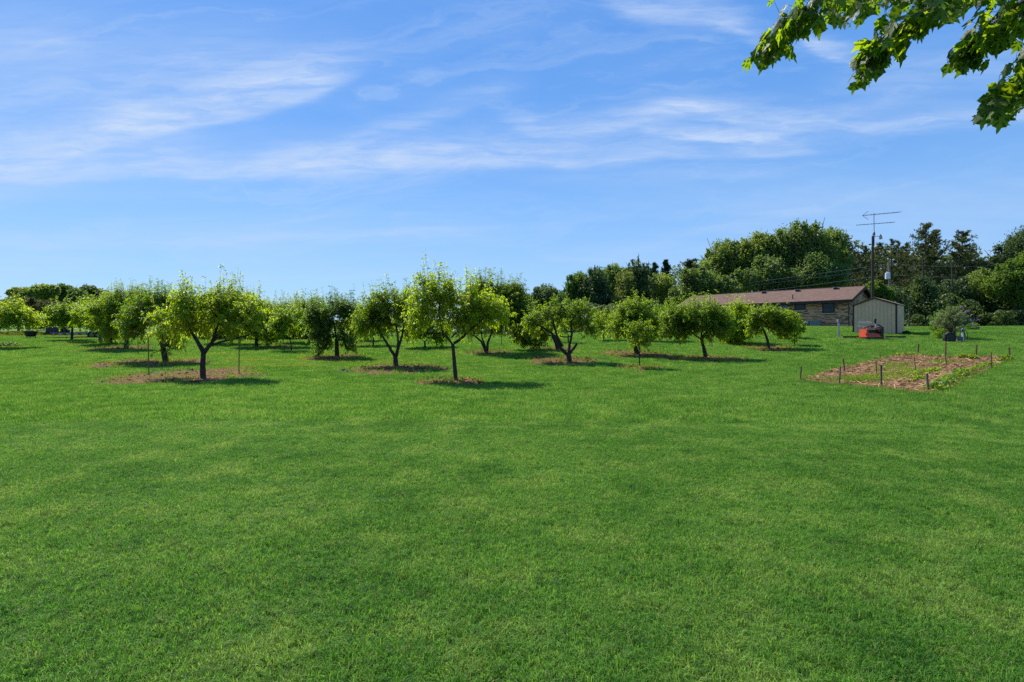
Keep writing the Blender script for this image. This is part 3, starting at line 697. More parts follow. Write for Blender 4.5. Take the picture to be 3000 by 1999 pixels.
def window(M, x0, x1, z0, z1, parent, mull=False, meet=False, curtain=False, sill=True, name='window'):
    w = 0.11
    mb = MB(); mb.box((x0, -0.05, z0), (x0+w, 0.0, z1), None, M); mb.box((x1-w, -0.05, z0), (x1, 0.0, z1), None, M)
    mb.box((x0+w, -0.045, z0), (x1-w, 0.0, z0+w), None, M); mb.box((x0+w, -0.045, z1-w), (x1-w, 0.0, z1), None, M)
    if meet: mb.box((x0+w, -0.04, (z0+z1)/2-0.03), (x1-w, -0.004, (z0+z1)/2+0.03), None, M)
    if mull: mb.box(((x0+x1)/2-0.06, -0.042, z0+w), ((x0+x1)/2+0.06, -0.004, z1-w), None, M)
    wn = mb.build(name, MAT['brown_trim'], parent)
    mb = MB(); mb.box((x0+w, -0.02, z0+w), (x1-w, -0.008, z1-w), None, M); mb.build('pane', MAT['glass'], wn)
    if curtain:
        n = 14; xs = np.linspace(x0+w+0.02, x1-w-0.02, n*2+1); mb = MB()
        for i in range(len(xs)-1):
            if curtain == 'half' and xs[i] > (x0+x1)/2: continue
            a = M @ Vector((xs[i], -0.0245-0.004*(i % 2), z0+w+0.02)); c = M @ Vector((xs[i+1], -0.0245-0.004*((i+1) % 2), z0+w+0.02)); h = Vector((0, 0, z1-z0-2*w-0.04))
            mb.quad(a, c, c+h, a+h)
        mb.build('curtain', MAT['curtain'], wn)
    if sill:
        mb = MB(); mb.box((x0-0.06, -0.10, z0-0.09), (x1+0.06, 0.0, z0-0.003), None, M); mb.build('sill', MAT['sill'], wn)
    return wn
window(MH, *holes[0], house, meet=True)
window(MH, *holes[1], house, mull=True, curtain='half', sill=False, name='patio_door')
window(MH, *holes[2], house)
window(MH, *holes[3], house, meet=True, curtain=False)
window(MG, *gh[0], house, meet=True)
mb = MB(); mb.tube([MH @ Vector((-0.04, -0.05, EZ-0.3)), MH @ Vector((-0.04, -0.05, HB))], 0.045, 8); mb.build('downspout', MAT['brown_trim'], house)
for px in (2238, 2336, 2448):
    k = hx(px); y = RW/2-0.45; z = EZ+rise*y; q = ME @ Vector((0, 0, 0))
    # solve the roof point whose column is px
    best = min(np.linspace(0.5, RL-0.5, 400), key=lambda u: abs((HX+F*(ME @ Vector((u, y, z))).x/(ME @ Vector((u, y, z))).y)-px))
    mb = MB(); mb.box((best-0.16, y-0.16, z-0.02), (best+0.16, y+0.16, z+0.13), None, ME); v_ = mb.build('roof_vent', MAT['brown_trim'], house)
    mb = MB(); mb.box((best-0.24, y-0.24, z+0.135), (best+0.24, y+0.24, z+0.18), None, ME); mb.build('vent_cap', MAT['galv'], v_)
y = 0.95; z = EZ+rise*y
best = min(np.linspace(0.5, RL-0.5, 400), key=lambda u: abs((HX+F*(ME @ Vector((u, y, z))).x/(ME @ Vector((u, y, z))).y)-2322))
mb = MB(); mb.tube([ME @ Vector((best, y, z-0.03)), ME @ Vector((best, y, z+0.42))], 0.05, 10); mb.build('vent_pipe', MAT['black'], house)
# air conditioner, meter
acx = hx(2400); mb = MB(); MA = MH @ Matrix.Translation((acx-0.4, -1.25, HB))
aco = empty('air_conditioner', MA @ Vector((0.4, 0.4, 0.02)), 'grey-green air conditioning unit on the grass beside the brick wall', 'air conditioner')
mb.box((0, 0, 0.0), (0.8, 0.8, 0.70), None, MA); mb.build('housing', MAT['ac'], aco)
mb = MB(); mb.box((-0.03, -0.03, 0.705), (0.83, 0.83, 0.76), None, MA); mb.build('lid', MAT['ac'], aco)
mb = MB()
for i in range(9): mb.box((0.04, -0.02, 0.06+i*0.068), (0.76, -0.003, 0.085+i*0.068), None, MA)
mb.build('grille', MAT['steel'], aco)
mx_ = hx(2367); mt = empty('electric_meter', MH @ Vector((mx_, -0.1, HB+0.5)), 'small grey meter box on the brick wall left of the air conditioner', 'meter')
mb = MB(); mb.box((mx_-0.13, -0.16, HB+0.35), (mx_+0.13, -0.035, HB+0.75), None, MH); mb.build('box', MAT['steel'], mt)
mb = MB(); mb.tube([MH @ Vector((mx_, -0.162, HB+0.6)), MH @ Vector((mx_, -0.22, HB+0.6))], 0.08, 12); mb.build('dial', MAT['white_paint'], mt)
mb = MB(); mb.tube([MH @ Vector((mx_, -0.08, HB+0.0)), MH @ Vector((mx_, -0.08, HB+0.345))], 0.025, 8); mb.build('conduit', MAT['steel'], mt)

# ------------------------------------------------------------------ shed
shed = empty('garden_shed', (SR.x, SR.y, SB), 'small tan garden shed with brown corner trim and a low gable', 'shed')
MS = frame(SR, US, VS, 0.0); sh_e, sh_r = SB+2.18, SB+2.68; sr = (sh_r-sh_e)/(SW/2)
top = lambda x: sh_e+sr*(SW/2-abs(x-SW/2))
mb = MB(); mb.prism([(0.02, SB), (SW-0.02, SB), (SW-0.02, sh_e-0.03), (SW/2, sh_r-0.03), (0.02, sh_e-0.03)], 0.03, MS)
mb.box((0.0, 0.035, SB), (0.03, SDp, sh_e-0.03), None, MS); mb.box((SW-0.03, 0.035, SB), (SW, SDp, sh_e-0.03), None, MS)
mb.prism([(0.02, SB), (SW-0.02, SB), (SW-0.02, sh_e-0.03), (SW/2, sh_r-0.03), (0.02, sh_e-0.03)], 0.03, MS @ Matrix.Translation((0, SDp-0.03, 0)))
mb.build('wall', MAT['shed_trim'], shed)
npn = 11; xs = np.linspace(0.07, SW-0.07, npn+1)
for i in range(npn):
    a, c = xs[i]+0.005, xs[i+1]-0.005; pl = [(a, SB+0.03), (c, SB+0.03), (c, top(c)-0.05)]
    if a < SW/2 < c: pl.append((SW/2, top(SW/2)-0.05))
    pl.append((a, top(a)-0.05)); mb = MB(); mb.prism(pl, 0.02, MS @ Matrix.Translation((0, -0.0225, 0))); mb.build('panel', MAT['shed_panel'], shed)
ys_ = np.linspace(0.07, SDp-0.05, 9); MSs = frame(SR, VS, US, 0.0)
for i in range(8):
    a, c = ys_[i]+0.005, ys_[i+1]-0.005; mb = MB(); mb.box((a, -0.0225, SB+0.03), (c, -0.0025, sh_e-0.06), None, MSs); mb.build('panel', MAT['shed_panel'], shed)
for (M, x0, x1) in ((MS, -0.035, 0.062), (MS, SW-0.062, SW+0.035)):
    mb = MB(); mb.box((x0, -0.032, SB), (x1, -0.0035, top(max(0, min(SW, (x0+x1)/2)))-0.07), None, M); mb.build('corner_trim', MAT['shed_trim'], shed)
mb = MB(); mb.box((0.0, -0.035, SB), (0.06, -0.003, sh_e-0.07), None, MSs); mb.build('corner_trim', MAT['shed_trim'], shed)
for sg in (0, 1):
    ov = 0.09; xe = -ov if sg == 0 else SW+ov; ze = sh_e-sr*ov; mb = MB(); th = 0.045
    a = [(xe, -0.10, ze), (SW/2, -0.10, sh_r), (SW/2, SDp+0.10, sh_r), (xe, SDp+0.10, ze)]
    vs = [MS @ Vector(q) for q in a]; vs += [q-Vector((0, 0, th)) for q in vs]
    mb.add([tuple(q) for q in vs], [[0, 1, 2, 3], [7, 6, 5, 4], [0, 4, 5, 1], [1, 5, 6, 2], [2, 6, 7, 3], [3, 7, 4, 0]]); mb.build('roof', MAT['shed_roof'], shed)
for sg in (0, 1):
    xe = -.09 if sg == 0 else SW+.09; ze = sh_e-sr*.09; mb = MB()
    vs = [MS @ Vector(q) for q in ((xe, -.104, ze-.03), (SW/2, -.104, sh_r-.03), (SW/2, -.104, sh_r-.12), (xe, -.104, ze-.12), (xe, -.08, ze-.05), (SW/2, -.08, sh_r-.05), (SW/2, -.08, sh_r-.12), (xe, -.08, ze-.12))]
    mb.add([tuple(q) for q in vs], [[0, 1, 2, 3], [7, 6, 5, 4], [0, 4, 5, 1], [3, 2, 6, 7], [0, 3, 7, 4]]); mb.build('rake_trim', MAT['shed_trim'], shed)
mb = MB(); mb.box((-0.08, -0.12, SB-0.18), (SW+0.08, SDp+0.08, SB-0.002), None, MS); mb.build('base', MAT['timber'], shed)

def timber(pxa, pxb, label):
    A, B = at(*pxa), at(*pxb); d = (B-A); d.z = 0; L = d.length; u = d.normalized(); v = Vector((-u.y, u.x, 0)); z = min(A.z, B.z)
    o = empty('landscape_timber', A, label, 'timber', 'timbers lying round the shed')
    M = frame(A, u, v, z-0.03); n = max(1, int(L/2.4)); mb = MB()
    for i in range(n): mb.box((i*L/n+0.01, -0.08, 0), ((i+1)*L/n-0.01, 0.08, 0.19), None, M)
    mb.build('beam', MAT['timber'], o)
timber((2468, 991), (2538, 992), 'long low timber edging on the grass left of the red machine')
timber((2592, 992), (2652, 991), 'shaded timber edging right of the red machine')

# red garden machine in front of the shed
p0 = at(2564, 996); Y0 = p0.y
till = empty('garden_tiller', p0, 'orange-red garden machine with a black-gripped lever in front of the shed', 'tiller')
def PX(px, py, dy=0.0): return pt(px, py, Y0+dy)
def bx_px(name, x0, x1, y0, y1, d0, d1, mat, par, taper=0):
    a, c = PX(x0, y1), PX(x1, y0); mb = MB(); mb.box((a.x, Y0+d0, a.z), (c.x, Y0+d1, c.z), None); return mb.build(name, mat, par)
s_m = Y0/F
body = MB(); A, B = PX(2539.5, 988), PX(2586, 977.5)
body.add([(A.x, Y0, A.z), (B.x, Y0, A.z), (B.x, Y0+.16, B.z), (A.x, Y0+.16, B.z), (A.x, Y0+.8, A.z), (B.x, Y0+.8, A.z), (B.x, Y0+.8, B.z), (A.x, Y0+.8, B.z)], [[0, 1, 2, 3], [1, 5, 6, 2], [5, 4, 7, 6], [4, 0, 3, 7], [3, 2, 6, 7], [0, 4, 5, 1]])
body.build('hood', MAT['red_paint'], till)
bx_px('skid', 2539, 2588, 988.3, 995, 0.05, 0.75, MAT['black'], till)
bx_px('rear_flap', 2541, 2586, 966, 977, 0.30, 0.75, MAT['black'], till)
bx_px('side_plate', 2540, 2546, 965, 977.3, 0.05, 0.78, MAT['red_paint'], till)
bx_px('side_plate', 2582, 2590, 958, 992, 0.02, 0.60, MAT['black'], till)
bx_px('cross_bar', 2541, 2582, 960.5, 963.5, 0.0, 0.10, MAT['red_paint'], till)
mb = MB(); mb.tube([PX(2564.5, 963, .05), PX(2566.5, 947, .05)], [0.05, 0.04], 8); mb.build('lever', MAT['galv'], till)
mb = MB(); mb.tube([PX(2565.5, 948, .05), PX(2564, 942, .03), PX(2565.2, 934.5, 0)], [0.045, 0.06, 0.07], 8); mb.build('grip', MAT['black'], till)
mb = MB(); mb.tube([PX(2550, 963, .3), PX(2560, 955, .35), PX(2572, 951, .3), PX(2583, 958, .3)], 0.04, 6); mb.build('hose', MAT['black'], till)
mb = MB(); mb.tube([PX(2537, 960, .3), PX(2550, 955, .35), PX(2562, 957, .4)], 0.05, 6); mb.build('gear_case', MAT['rustbrown'], till)
cage = empty('wire_roll', PX(2535, 992, .9), 'tangled roll of grey wire leaning behind the red machine', 'wire roll')
mb = MB(); c0 = PX(2533, 950, 0.8)
for i in range(12):
    q = [c0+Vector((-0.36+i*0.07, 0.16*math.cos(a), 0.16*math.sin(a)+0.03*math.sin(i))) for a in np.linspace(0, 6.283, 11)]; mb.tube(q, 0.006, 4)
for a in np.linspace(0, 6.28, 7)[:-1]: mb.tube([c0+Vector((-0.38, 0.16*math.cos(a), 0.16*math.sin(a))), c0+Vector((0.42, 0.16*math.cos(a), 0.16*math.sin(a)))], 0.005, 4)
mb.build('mesh', MAT['galv'], cage)
mb = MB(); mb.tube([c0+Vector((0, 0, -0.17)), Vector((c0.x, c0.y, gz(c0.x, c0.y)))], 0.02, 6); mb.build('stand', MAT['steel'], cage)

# short grey post with a square head left of the shed
p = at(2457, 991); Yp = p.y
po = empty('short_post', p, 'short grey post with a square brown head standing left of the shed', 'post')
mb = MB(); mb.tube([p, pt(2457, 944, Yp)], 0.055, 10); mb.build('post', MAT['galv'], po)
q = pt(2458, 936, Yp); mb = MB(); mb.box((q.x-0.10, Yp-0.09, pt(0, 944, Yp).z), (q.x+0.10, Yp+0.09, q.z)); mb.build('head', MAT['pole_grey'], po)

# ------------------------------------------------------------------ poles, antenna, wires
Ya = 46.0
ap = pt(2556, 900, Ya); zb = gz(ap.x, Ya)
apole = empty('antenna_pole', (ap.x, Ya, zb), 'tall dark wooden pole rising behind the tan shed with a television antenna on top', 'pole')
tp = pt(2557, 692, Ya)
mb = MB(); mb.tube([(ap.x-0.02, Ya, zb-0.1), (tp.x, Ya, tp.z)], [0.115, 0.082], 10); mb.build('post', MAT['pole_dark'], apole)
mb = MB(); mb.tube([pt(2561.5, 720, Ya-.05), pt(2560.3, 625, Ya-.05)], 0.024, 6); mast = mb.build('mast', MAT['antenna'], apole)
mb = MB(); mb.tube([pt(2560, 690, Ya-.05), pt(2560.5, 682, Ya-.05), pt(2561, 678, Ya-0.05)], [0.11, 0.08, 0.03], 8); mb.build('rotor', MAT['antenna'], mast)
def boom(xa, ya, xb, yb, n, lens, name):
    A, B = pt(xa, ya, Ya-.25), pt(xb, yb, Ya+.35); mb = MB(); mb.tube([A, B], 0.021, 6); bo = mb.build(name, MAT['antenna'], apole)
    u = (B-A).normalized(); e = Vector((-u.y, u.x, 0)).normalized()       # elements run level, across the boom
    e = (e*0.9).normalized()
    for i in range(n):
        c = A.lerp(B, (i+0.5)/n); L = lens*(0.55+0.45*i/n); mb = MB(); mb.tube([c-e*L, c+e*L], 0.007, 4); mb.build('element', MAT['antenna'], bo)
    return bo, A
bo, A = boom(2527, 632, 2639, 621.5, 9, 0.5, 'boom'); boom(2508.5, 660, 2621, 651.5, 10, 0.35, 'boom')
mb = MB(); mb.tube([A, pt(2544, 619, Ya-.1)], 0.016, 5); mb.build('reflector_arm', MAT['antenna'], bo)
mb = MB(); mb.tube([A, pt(2543.5, 643.5, Ya-.1)], 0.016, 5); mb.build('reflector_arm', MAT['antenna'], bo)
# yard light
mb = MB(); mb.tube([pt(2562, 694, Ya-.1), pt(2570, 692.5, Ya-.12), pt(2577, 692, Ya-.15)], 0.024, 6); arm = mb.build('lamp_arm', MAT['galv'], apole)
mb = MB(); c = pt(2580, 694, Ya-.15); mb.tube([c+Vector((0, 0, .20)), c+Vector((0, 0, .06)), c+Vector((0, 0, .0)), c+Vector((0, 0, -0.06))], [0.035, 0.075, 0.10, 0.14], 12); mb.build('lamp_head', MAT['antenna'], arm)
mb = MB(); mb.tube([c+Vector((0, 0, -.062)), c+Vector((0, 0, -.16)), c+Vector((0, 0, -.20))], [0.138, 0.125, 0.08], 12); mb.build('lamp_lens', MAT['lens'], arm)
# utility pole with transformer
Yu = 60.0; ut = pt(2604, 773, Yu); ub = pt(2612, 900, Yu); zb = gz(ub.x, Yu)
up = empty('utility_pole', (ub.x, Yu, zb), 'grey utility pole with a white transformer behind the shed', 'pole')
mb = MB(); mb.tube([(ub.x+.05, Yu, zb-0.2), ut], [0.15, 0.11], 10); mb.build('post', MAT['pole_grey'], up)
c = pt(2600.5, 809, Yu-.35); mb = MB(); mb.tube([c+Vector((0, 0, -.34)), c+Vector((0, 0, -.32)), c+Vector((0, 0, .30)), c+Vector((0, 0, .34))], [0.20, 0.235, 0.235, 0.15], 16); tr_ = mb.build('transformer', MAT['white_paint'], up)
mb = MB(); mb.tube([c+Vector((-.08, 0, .3)), c+Vector((-.08, 0, .52))], [0.04, 0.025], 8); mb.build('bushing', MAT['white_paint'], tr_)
mb = MB(); mb.box((c.x-.08, c.y+.18, c.z-.2), (c.x+.2, c.y+.38, c.z+.1)); mb.build('bracket', MAT['steel'], up)
Yf = 118.0; fp = pt(1440, 876, Yf); zf = gz(fp.x, Yf)
fpo = empty('utility_pole', (fp.x, Yf, zf), 'distant utility pole behind the dark green orchard tree', 'pole')
mb = MB(); mb.tube([(fp.x, Yf, zf-.2), (fp.x, Yf, fp.z)], [0.15, 0.11], 8); mb.build('post', MAT['pole_grey'], fpo)
Yr = 74.0; rp = pt(3080, 760, Yr); zr = gz(rp.x, Yr)
rpo = empty('utility_pole', (rp.x, Yr, zr), 'utility pole beyond the wood at the right edge', 'pole')
mb = MB(); mb.tube([(rp.x, Yr, zr-.2), (rp.x, Yr, rp.z)], [0.15, 0.11], 8); mb.build('post', MAT['pole_grey'], rpo)
def wire(A, B, sag, label):
    mb = MB(); pts = [A.lerp(B, t)-Vector((0, 0, sag*4*t*(1-t))) for t in np.linspace(0, 1, 24)]
    mb.tube(pts, 0.0125, 4); o = mb.build('power_line', MAT['wire'], None); tag(o, label, 'power line', 'overhead wires from the transformer pole')
T1, T2, T3 = ut+Vector((0, 0, .02)), ut+Vector((0, 0, -.45)), ut+Vector((0, 0, -1.15))
G1, G2, G3 = Vector(fp), Vector(fp)+Vector((0, 0, -.35)), Vector(fp)+Vector((0, 0, -2.1))
wire(T1, G1, 1.25, 'topmost wire sagging left from the transformer pole'); wire(T2, G2, 1.15, 'middle wire just under the top one left of the transformer pole'); wire(T3, G3, 1.1, 'lowest wire left of the transformer pole passing low over the roof')
R1 = Vector((rp.x, Yr, rp.z)); wire(T1, R1, .6, 'upper wire going right from the transformer pole'); wire(T3, R1+Vector((0, 0, -1.2)), .6, 'lower wire going right from the transformer pole')

# ------------------------------------------------------------------ stakes
def stake(pxb, pyb, pxt, pyt, label, group, mat='stake', wpx=3.2, square=True, name='stake'):
    p = at(pxb, pyb); t = pt(pxt, pyt, p.y+random.uniform(-.03, .03)); w = wpx/F*p.y/2; mb = MB()
    mb.tube([p-Vector((0, 0, .08)), t], [w*1.25, w*1.25] if square else [w, w], 4 if square else 6)
    o = mb.build(name, MAT[mat], None); tag(o, label, 'stake', group); return o
GS = 'stakes round and in the vegetable bed'
for a in [
 (2344, 1117, 2347, 1075, 'wooden stake at the far left tip of the straw bed'),
 (2458, 1129, 2462, 1074, 'stout stake on the near left side of the straw bed, second from its left tip'),
 (2582.5, 1138, 2581, 1069, 'tall dark stake in the middle of the near side of the straw bed'),
 (2719.5, 1149, 2716, 1094, 'thick grey stake at the near right corner beside the leafy plants'),
 (2476, 1093, 2470, 1051, 'brown leaning stake on the far left side of the straw bed'),
 (2578, 1064, 2579, 1031, 'very thin rod on the far left edge of the straw bed', 1.4),
 (2568.5, 1099, 2566, 1060, 'stake with a pale tip standing inside the left half of the bed', 2.4),
 (2671, 1062, 2670, 1041, 'short thin rod inside the back of the bed', 1.3),
 (2685, 1100, 2679, 1047, 'leaning thin rod in the middle of the bed', 2.2),
 (2689, 1039, 2690.5, 1008, 'brown stake just behind the far left edge of the bed'),
 (2769, 1045, 2771, 1004, 'tall brown stake in front of the hose reel'),
 (2776, 1074, 2769, 1042, 'thin leaning rod below the tall stake in front of the hose reel', 2.2),
 (2859, 1055, 2861, 1010, 'brown stake behind the reddish clump at the back of the bed'),
 (2906, 1084, 2904, 1032, 'tall thin rod in the strawberry row on the right edge', 2.4),
 (2814, 1108, 2814, 1077, 'thin rod with a dark tip between the two strawberry clumps', 1.7),
 (2959, 1051, 2956, 1019, 'brown stake at the far right corner of the bed')]:
    stake(a[0], a[1], a[2], a[3], a[4], GS, 'stake_grey' if ('grey' in a[4] or 'dark' in a[4] or 'stout' in a[4]) else ('rust' if 'rod' in a[4] else 'stake'), a[5] if len(a) > 5 else (4.6 if 'thick' in a[4] or 'tall dark' in a[4] else 3.6), 'rod' not in a[4])
GO = 'thin stakes standing among the orchard trees'
for a in [
 (436, 1096, 434, 985, 'tall brown stake in the mulch left of the nearest left tree', 3.0),
 (405, 1037, 404, 978, 'thin stake behind the tall brown one at the left', 1.8),
 (700, 1098, 701, 988, 'tall straight stake right of the nearest left tree', 3.0),
 (808, 1022, 811, 984, 'short leaning rod in the small reddish mulch patch', 1.6),
 (836, 1030, 829, 984, 'thin grey rod leaning left beside the bare young stem', 1.5),
 (1468, 1016, 1469, 975, 'brown stake behind the right side of the darkest crown', 2.2),
 (1383, 1008, 1382, 978, 'very thin far rod behind the twin trunks', 1.2),
 (1599, 1019, 1595, 978, 'thin slanting stake behind the gnarled tree', 1.8),
 (2080, 1016, 2079, 972, 'left one of two thin poles behind the umbrella-shaped tree', 2.0),
 (2087, 1020, 2083, 972, 'right one of two thin poles behind the umbrella-shaped tree', 2.2),
 (2076, 1048, 2064, 1013, 'short stick propped beside the trunk of the umbrella-shaped tree', 2.4)]:
    stake(a[0], a[1], a[2], a[3], a[4], GO, 'rust' if 'grey' in a[4] else 'stake', a[5], False)

# ------------------------------------------------------------------ hose reel, hydrant, bucket, hose
p = at(2782, 1004); Yh = p.y
hr = empty('hose_reel', p, 'black hose reel on a rusty frame in front of the purple-flowered bush', 'hose reel')
mb = MB(); c = pt(2781, 990, Yh)
mb.disc_ring(c, (0.15, 1, 0), 0.20, 0.33, 0.14, 20); mb.build('hose_coil', MAT['rubber'], hr)
mb = MB(); mb.disc_ring(c+Vector((0, -.15, 0)), (0.15, 1, 0), 0.03, 0.21, 0.01, 20); mb.build('drum', MAT['black'], hr)
for xx, in ((2767.5,), (2793,)):
    mb = MB(); mb.tube([pt(xx, 1004, Yh-.05), pt(xx, 961, Yh-.05)], 0.018, 6); mb.build('frame_post', MAT['rustbrown'], hr)
mb = MB(); mb.tube([pt(2767.5, 961, Yh-.05), pt(2793, 961, Yh-.05)], 0.016, 6); mb.build('crossbar', MAT['rustbrown'], hr)
mb = MB(); mb.tube([pt(2792, 992, Yh-.1), pt(2798, 1004, Yh-.2)], [0.05, 0.06], 6); mb.build('foot', MAT['black'], hr)
p = at(2822, 1003); Yy = p.y
hy = empty('yard_hydrant', p, 'white standpipe hydrant with a black spout and hose loops', 'hydrant')
mb = MB(); mb.tube([p, pt(2820.5, 972, Yy)], 0.055, 10); mb.build('pipe', MAT['white_paint'], hy)
mb = MB(); mb.tube([pt(2820.5, 974, Yy), pt(2820, 967, Yy), pt(2821, 962, Yy)], [0.07, 0.09, 0.05], 8); mb.build('head', MAT['steel'], hy)
mb = MB(); mb.tube([pt(2818, 963, Yy), pt(2812, 966, Yy-.05)], 0.02, 6); mb.build('handle', MAT['steel'], hy)
mb = MB(); mb.box((pt(2823, 0, Yy).x, Yy+.0, p.z), (pt(2826.5, 0, Yy).x, Yy+.1, pt(0, 972, Yy).z)); mb.build('support_board', MAT['rustbrown'], hy)
mb = MB(); pts = [pt(2824, 970, Yy-.05), pt(2829, 968, Yy-.05), pt(2834, 975, Yy-.1), pt(2835, 986, Yy-.15), pt(2834, 996, Yy-.2), pt(2840, 1003, Yy-.4), pt(2850, 1006.5, Yy-.6), pt(2862, 1008, Yy-.7)]
mb.tube(pts, 0.017, 6); mb.tube([pt(2825, 973, Yy-.1), pt(2829, 984, Yy-.12), pt(2834, 997, Yy-.25), pt(2846, 1005.5, Yy-.5)], 0.015, 6); mb.build('garden_hose', MAT['rubber'], hy)
mb = MB(); mb.tube([pt(2812, 965, Yy), pt(2806, 973, Yy), pt(2800, 984, Yy), pt(2797, 998, Yy-.1)], 0.012, 5); mb.build('garden_hose', MAT['rubber'], hy)
stake(2811, 1000, 2813, 965, 'rusty rod between the bucket and the hydrant', 'rods by the hydrant', 'rustbrown', 2.4, False)
p = at(2811, 1003); mb = MB(); c = p
bk = empty('bucket', p, 'small grey bucket on the grass beside the hydrant', 'bucket')
mb.tube([c, c+Vector((0, 0, .33)), c+Vector((0, 0, .335)), c+Vector((0, 0, .30))], [0.13, 0.18, 0.165, 0.16], 16); mb.build('pail', MAT['steel'], bk)
mb = MB(); mb.tube([c+Vector((.18*math.cos(a), -.03, .33-.12*math.sin(a))) for a in np.linspace(0, 3.14, 9)], 0.006, 4); mb.build('handle', MAT['steel'], bk)

# ------------------------------------------------------------------ trailer at the far left
Yt = 45.5
ga = at(160, 991)
tra = empty('flatbed_trailer', (pt(270, 0, Yt).x, Yt, gz(pt(270, 0, Yt).x, Yt)), 'long low flatbed trailer with red and white reflector strips behind the left trees', 'trailer')
def tb(name, x0, x1, y0, y1, d0, d1, mat, par=tra):
    a, c = pt(x0, y1, Yt), pt(x1, y0, Yt); mb = MB(); mb.box((a.x, Yt+d0, a.z), (c.x, Yt+d1, c.z)); return mb.build(name, mat, par)
dk = tb('deck', 145, 425, 974.5, 977, 0, 2.2, MAT['steel']); tb('side_rail', 145, 425, 977.2, 981.5, -.02, .06, MAT['rustbrown'])
tb('reflector_strip', 155, 262, 977.6, 980.2, -.035, -.022, MAT['tape']); tb('reflector_strip', 375, 424, 977.6, 980.6, -.035, -.022, MAT['tape'])
tbx = tb('toolbox', 118, 142, 959.5, 977, .5, 1.6, MAT['black']); tb('lid', 117, 143, 957.5, 959.3, .45, 1.65, MAT['steel'], tbx)
tb('tongue', 100, 150, 976.5, 980.5, .9, 1.2, MAT['black'])
for (wx, wy) in ((272, 982), (292, 982)):
    c = pt(wx, wy, Yt); mb = MB(); mb.disc_ring(c+Vector((0, -.08, 0)), (0, 1, 0), 0.17, 0.33, 0.11, 18); w_ = mb.build('wheel', MAT['rubber'], tra)
    mb = MB(); mb.disc_ring(c+Vector((0, -.12, 0)), (0, 1, 0), 0.02, 0.165, 0.05, 14); mb.build('rim', MAT['steel'], w_)
c = pt(190, 969.5, Yt+1.6); mb = MB(); mb.disc_ring(c, (0, 1, 0), 0.12, 0.36, 0.12, 18); w_ = mb.build('spare_wheel', MAT['rubber'], tra)
mb = MB(); mb.disc_ring(c, (0, 1, 0), 0.02, 0.118, 0.06, 14); mb.build('rim', MAT['galv'], w_)
tb('ramp_post', 262, 265, 963, 974, .1, .2, MAT['white_paint'])
p = at(90, 993); fpz = empty('fire_pit', p, 'black rusty fire pit on legs at the front end of the trailer', 'fire pit')
c = pt(90, 976, p.y); mb = MB(); mb.tube([c+Vector((0, 0, .14)), c+Vector((0, 0, .05)), c+Vector((0, 0, -.22)), c+Vector((0, 0, -.30))], [0.44, 0.42, 0.34, 0.2], 16); mb.build('bowl', MAT['black'], fpz)
mb = MB(); mb.disc_ring(c+Vector((0, 0, .15)), (0, 0, 1), 0.40, 0.50, 0.02, 18); mb.build('rim', MAT['rustbrown'], fpz)
for a in (0.3, 2.4, 4.5):
    mb = MB(); q = c+Vector((.3*math.cos(a), .3*math.sin(a), -.2)); mb.tube([q, Vector((q.x, q.y, p.z))], 0.025, 6); mb.build('leg', MAT['rustbrown'], fpz)

# ------------------------------------------------------------------ orchard trees
def segs_mesh(P0, P1, R0, R1, sides=3):
    n = len(P0); D = nrm(P1-P0); ref = np.where(np.abs(D[:, 2:3]) > 0.9, np.array([[1., 0, 0]]), np.array([[0, 0, 1.]]))
    A = nrm(np.cross(D, ref)); B = np.cross(D, A); V = []
    for k in range(sides):
        a = 2*math.pi*k/sides; o_ = A*math.cos(a)+B*math.sin(a); V.append(P0+o_*R0[:, None]); V.append(P1+o_*R1[:, None])
    V = np.stack(V, 1).reshape(-1, 3); i = np.arange(n)[:, None]*2*sides
    F_ = np.concatenate([np.concatenate([i+2*k, i+2*((k+1) % sides), i+2*((k+1) % sides)+1, i+2*k+1], 1) for k in range(sides)])
    return V, F_
def long_leaves(S_, per, g_, L0, W0, near):
    """arching narrow leaves along shoots S_ (n,k,3)"""
    n, K, _ = S_.shape; N = n*per; si = np.repeat(np.arange(n), per); t = np.clip(g_.random(N)*1.02, 0, .999)*(K-1)
    i = t.astype(int); f = (t-i)[:, None]; P = S_[si, i]*(1-f)+S_[si, i+1]*f; T = nrm(S_[si, i+1]-S_[si, i])
    R = g_.normal(0, 1, (N, 3)); R = nrm(R-T*(R*T).sum(1, keepdims=True))
    D = nrm(T*0.55+R*0.85+np.array([0, 0, 0.10])); L = (L0*(0.65+0.55*g_.random(N)))[:, None]; Wd = W0*(0.75+0.5*g_.random(N))[:, None]
    g1 = np.array([0, 0, -0.75]); g2 = np.array([0, 0, -1.7])
    side = np.cross(D, np.array([0, 0, 1.])+g_.normal(0, .55, (N, 3))); side = nrm(side)*Wd*0.5
    if near:
        a = P+D*L*.36; bb = a+nrm(D+g1)*L*.34; tip = bb+nrm(D+g2)*L*.32
        V = np.stack([P, a-side, a+side, bb-side*.85, bb+side*.85, tip], 1).reshape(-1, 3); q = np.arange(N)*6
        fs = [np.stack([q, q+2, q+1], -1), np.stack([q+3, q+4, q+5], -1), np.stack([q+1, q+2, q+4, q+3], -1)]; k = 6
    else:
        a = P+D*L*.5; tip = a+nrm(D+np.array([0, 0, -1.1]))*L*.5
        V = np.stack([P, a+side, tip, a-side], 1).reshape(-1, 3); q = np.arange(N)*4; fs = [np.stack([q, q+1, q+2, q+3], -1)]; k = 4
    return V, fs, np.repeat(g_.random(N), k)
GP = 'peach trees of the orchard'
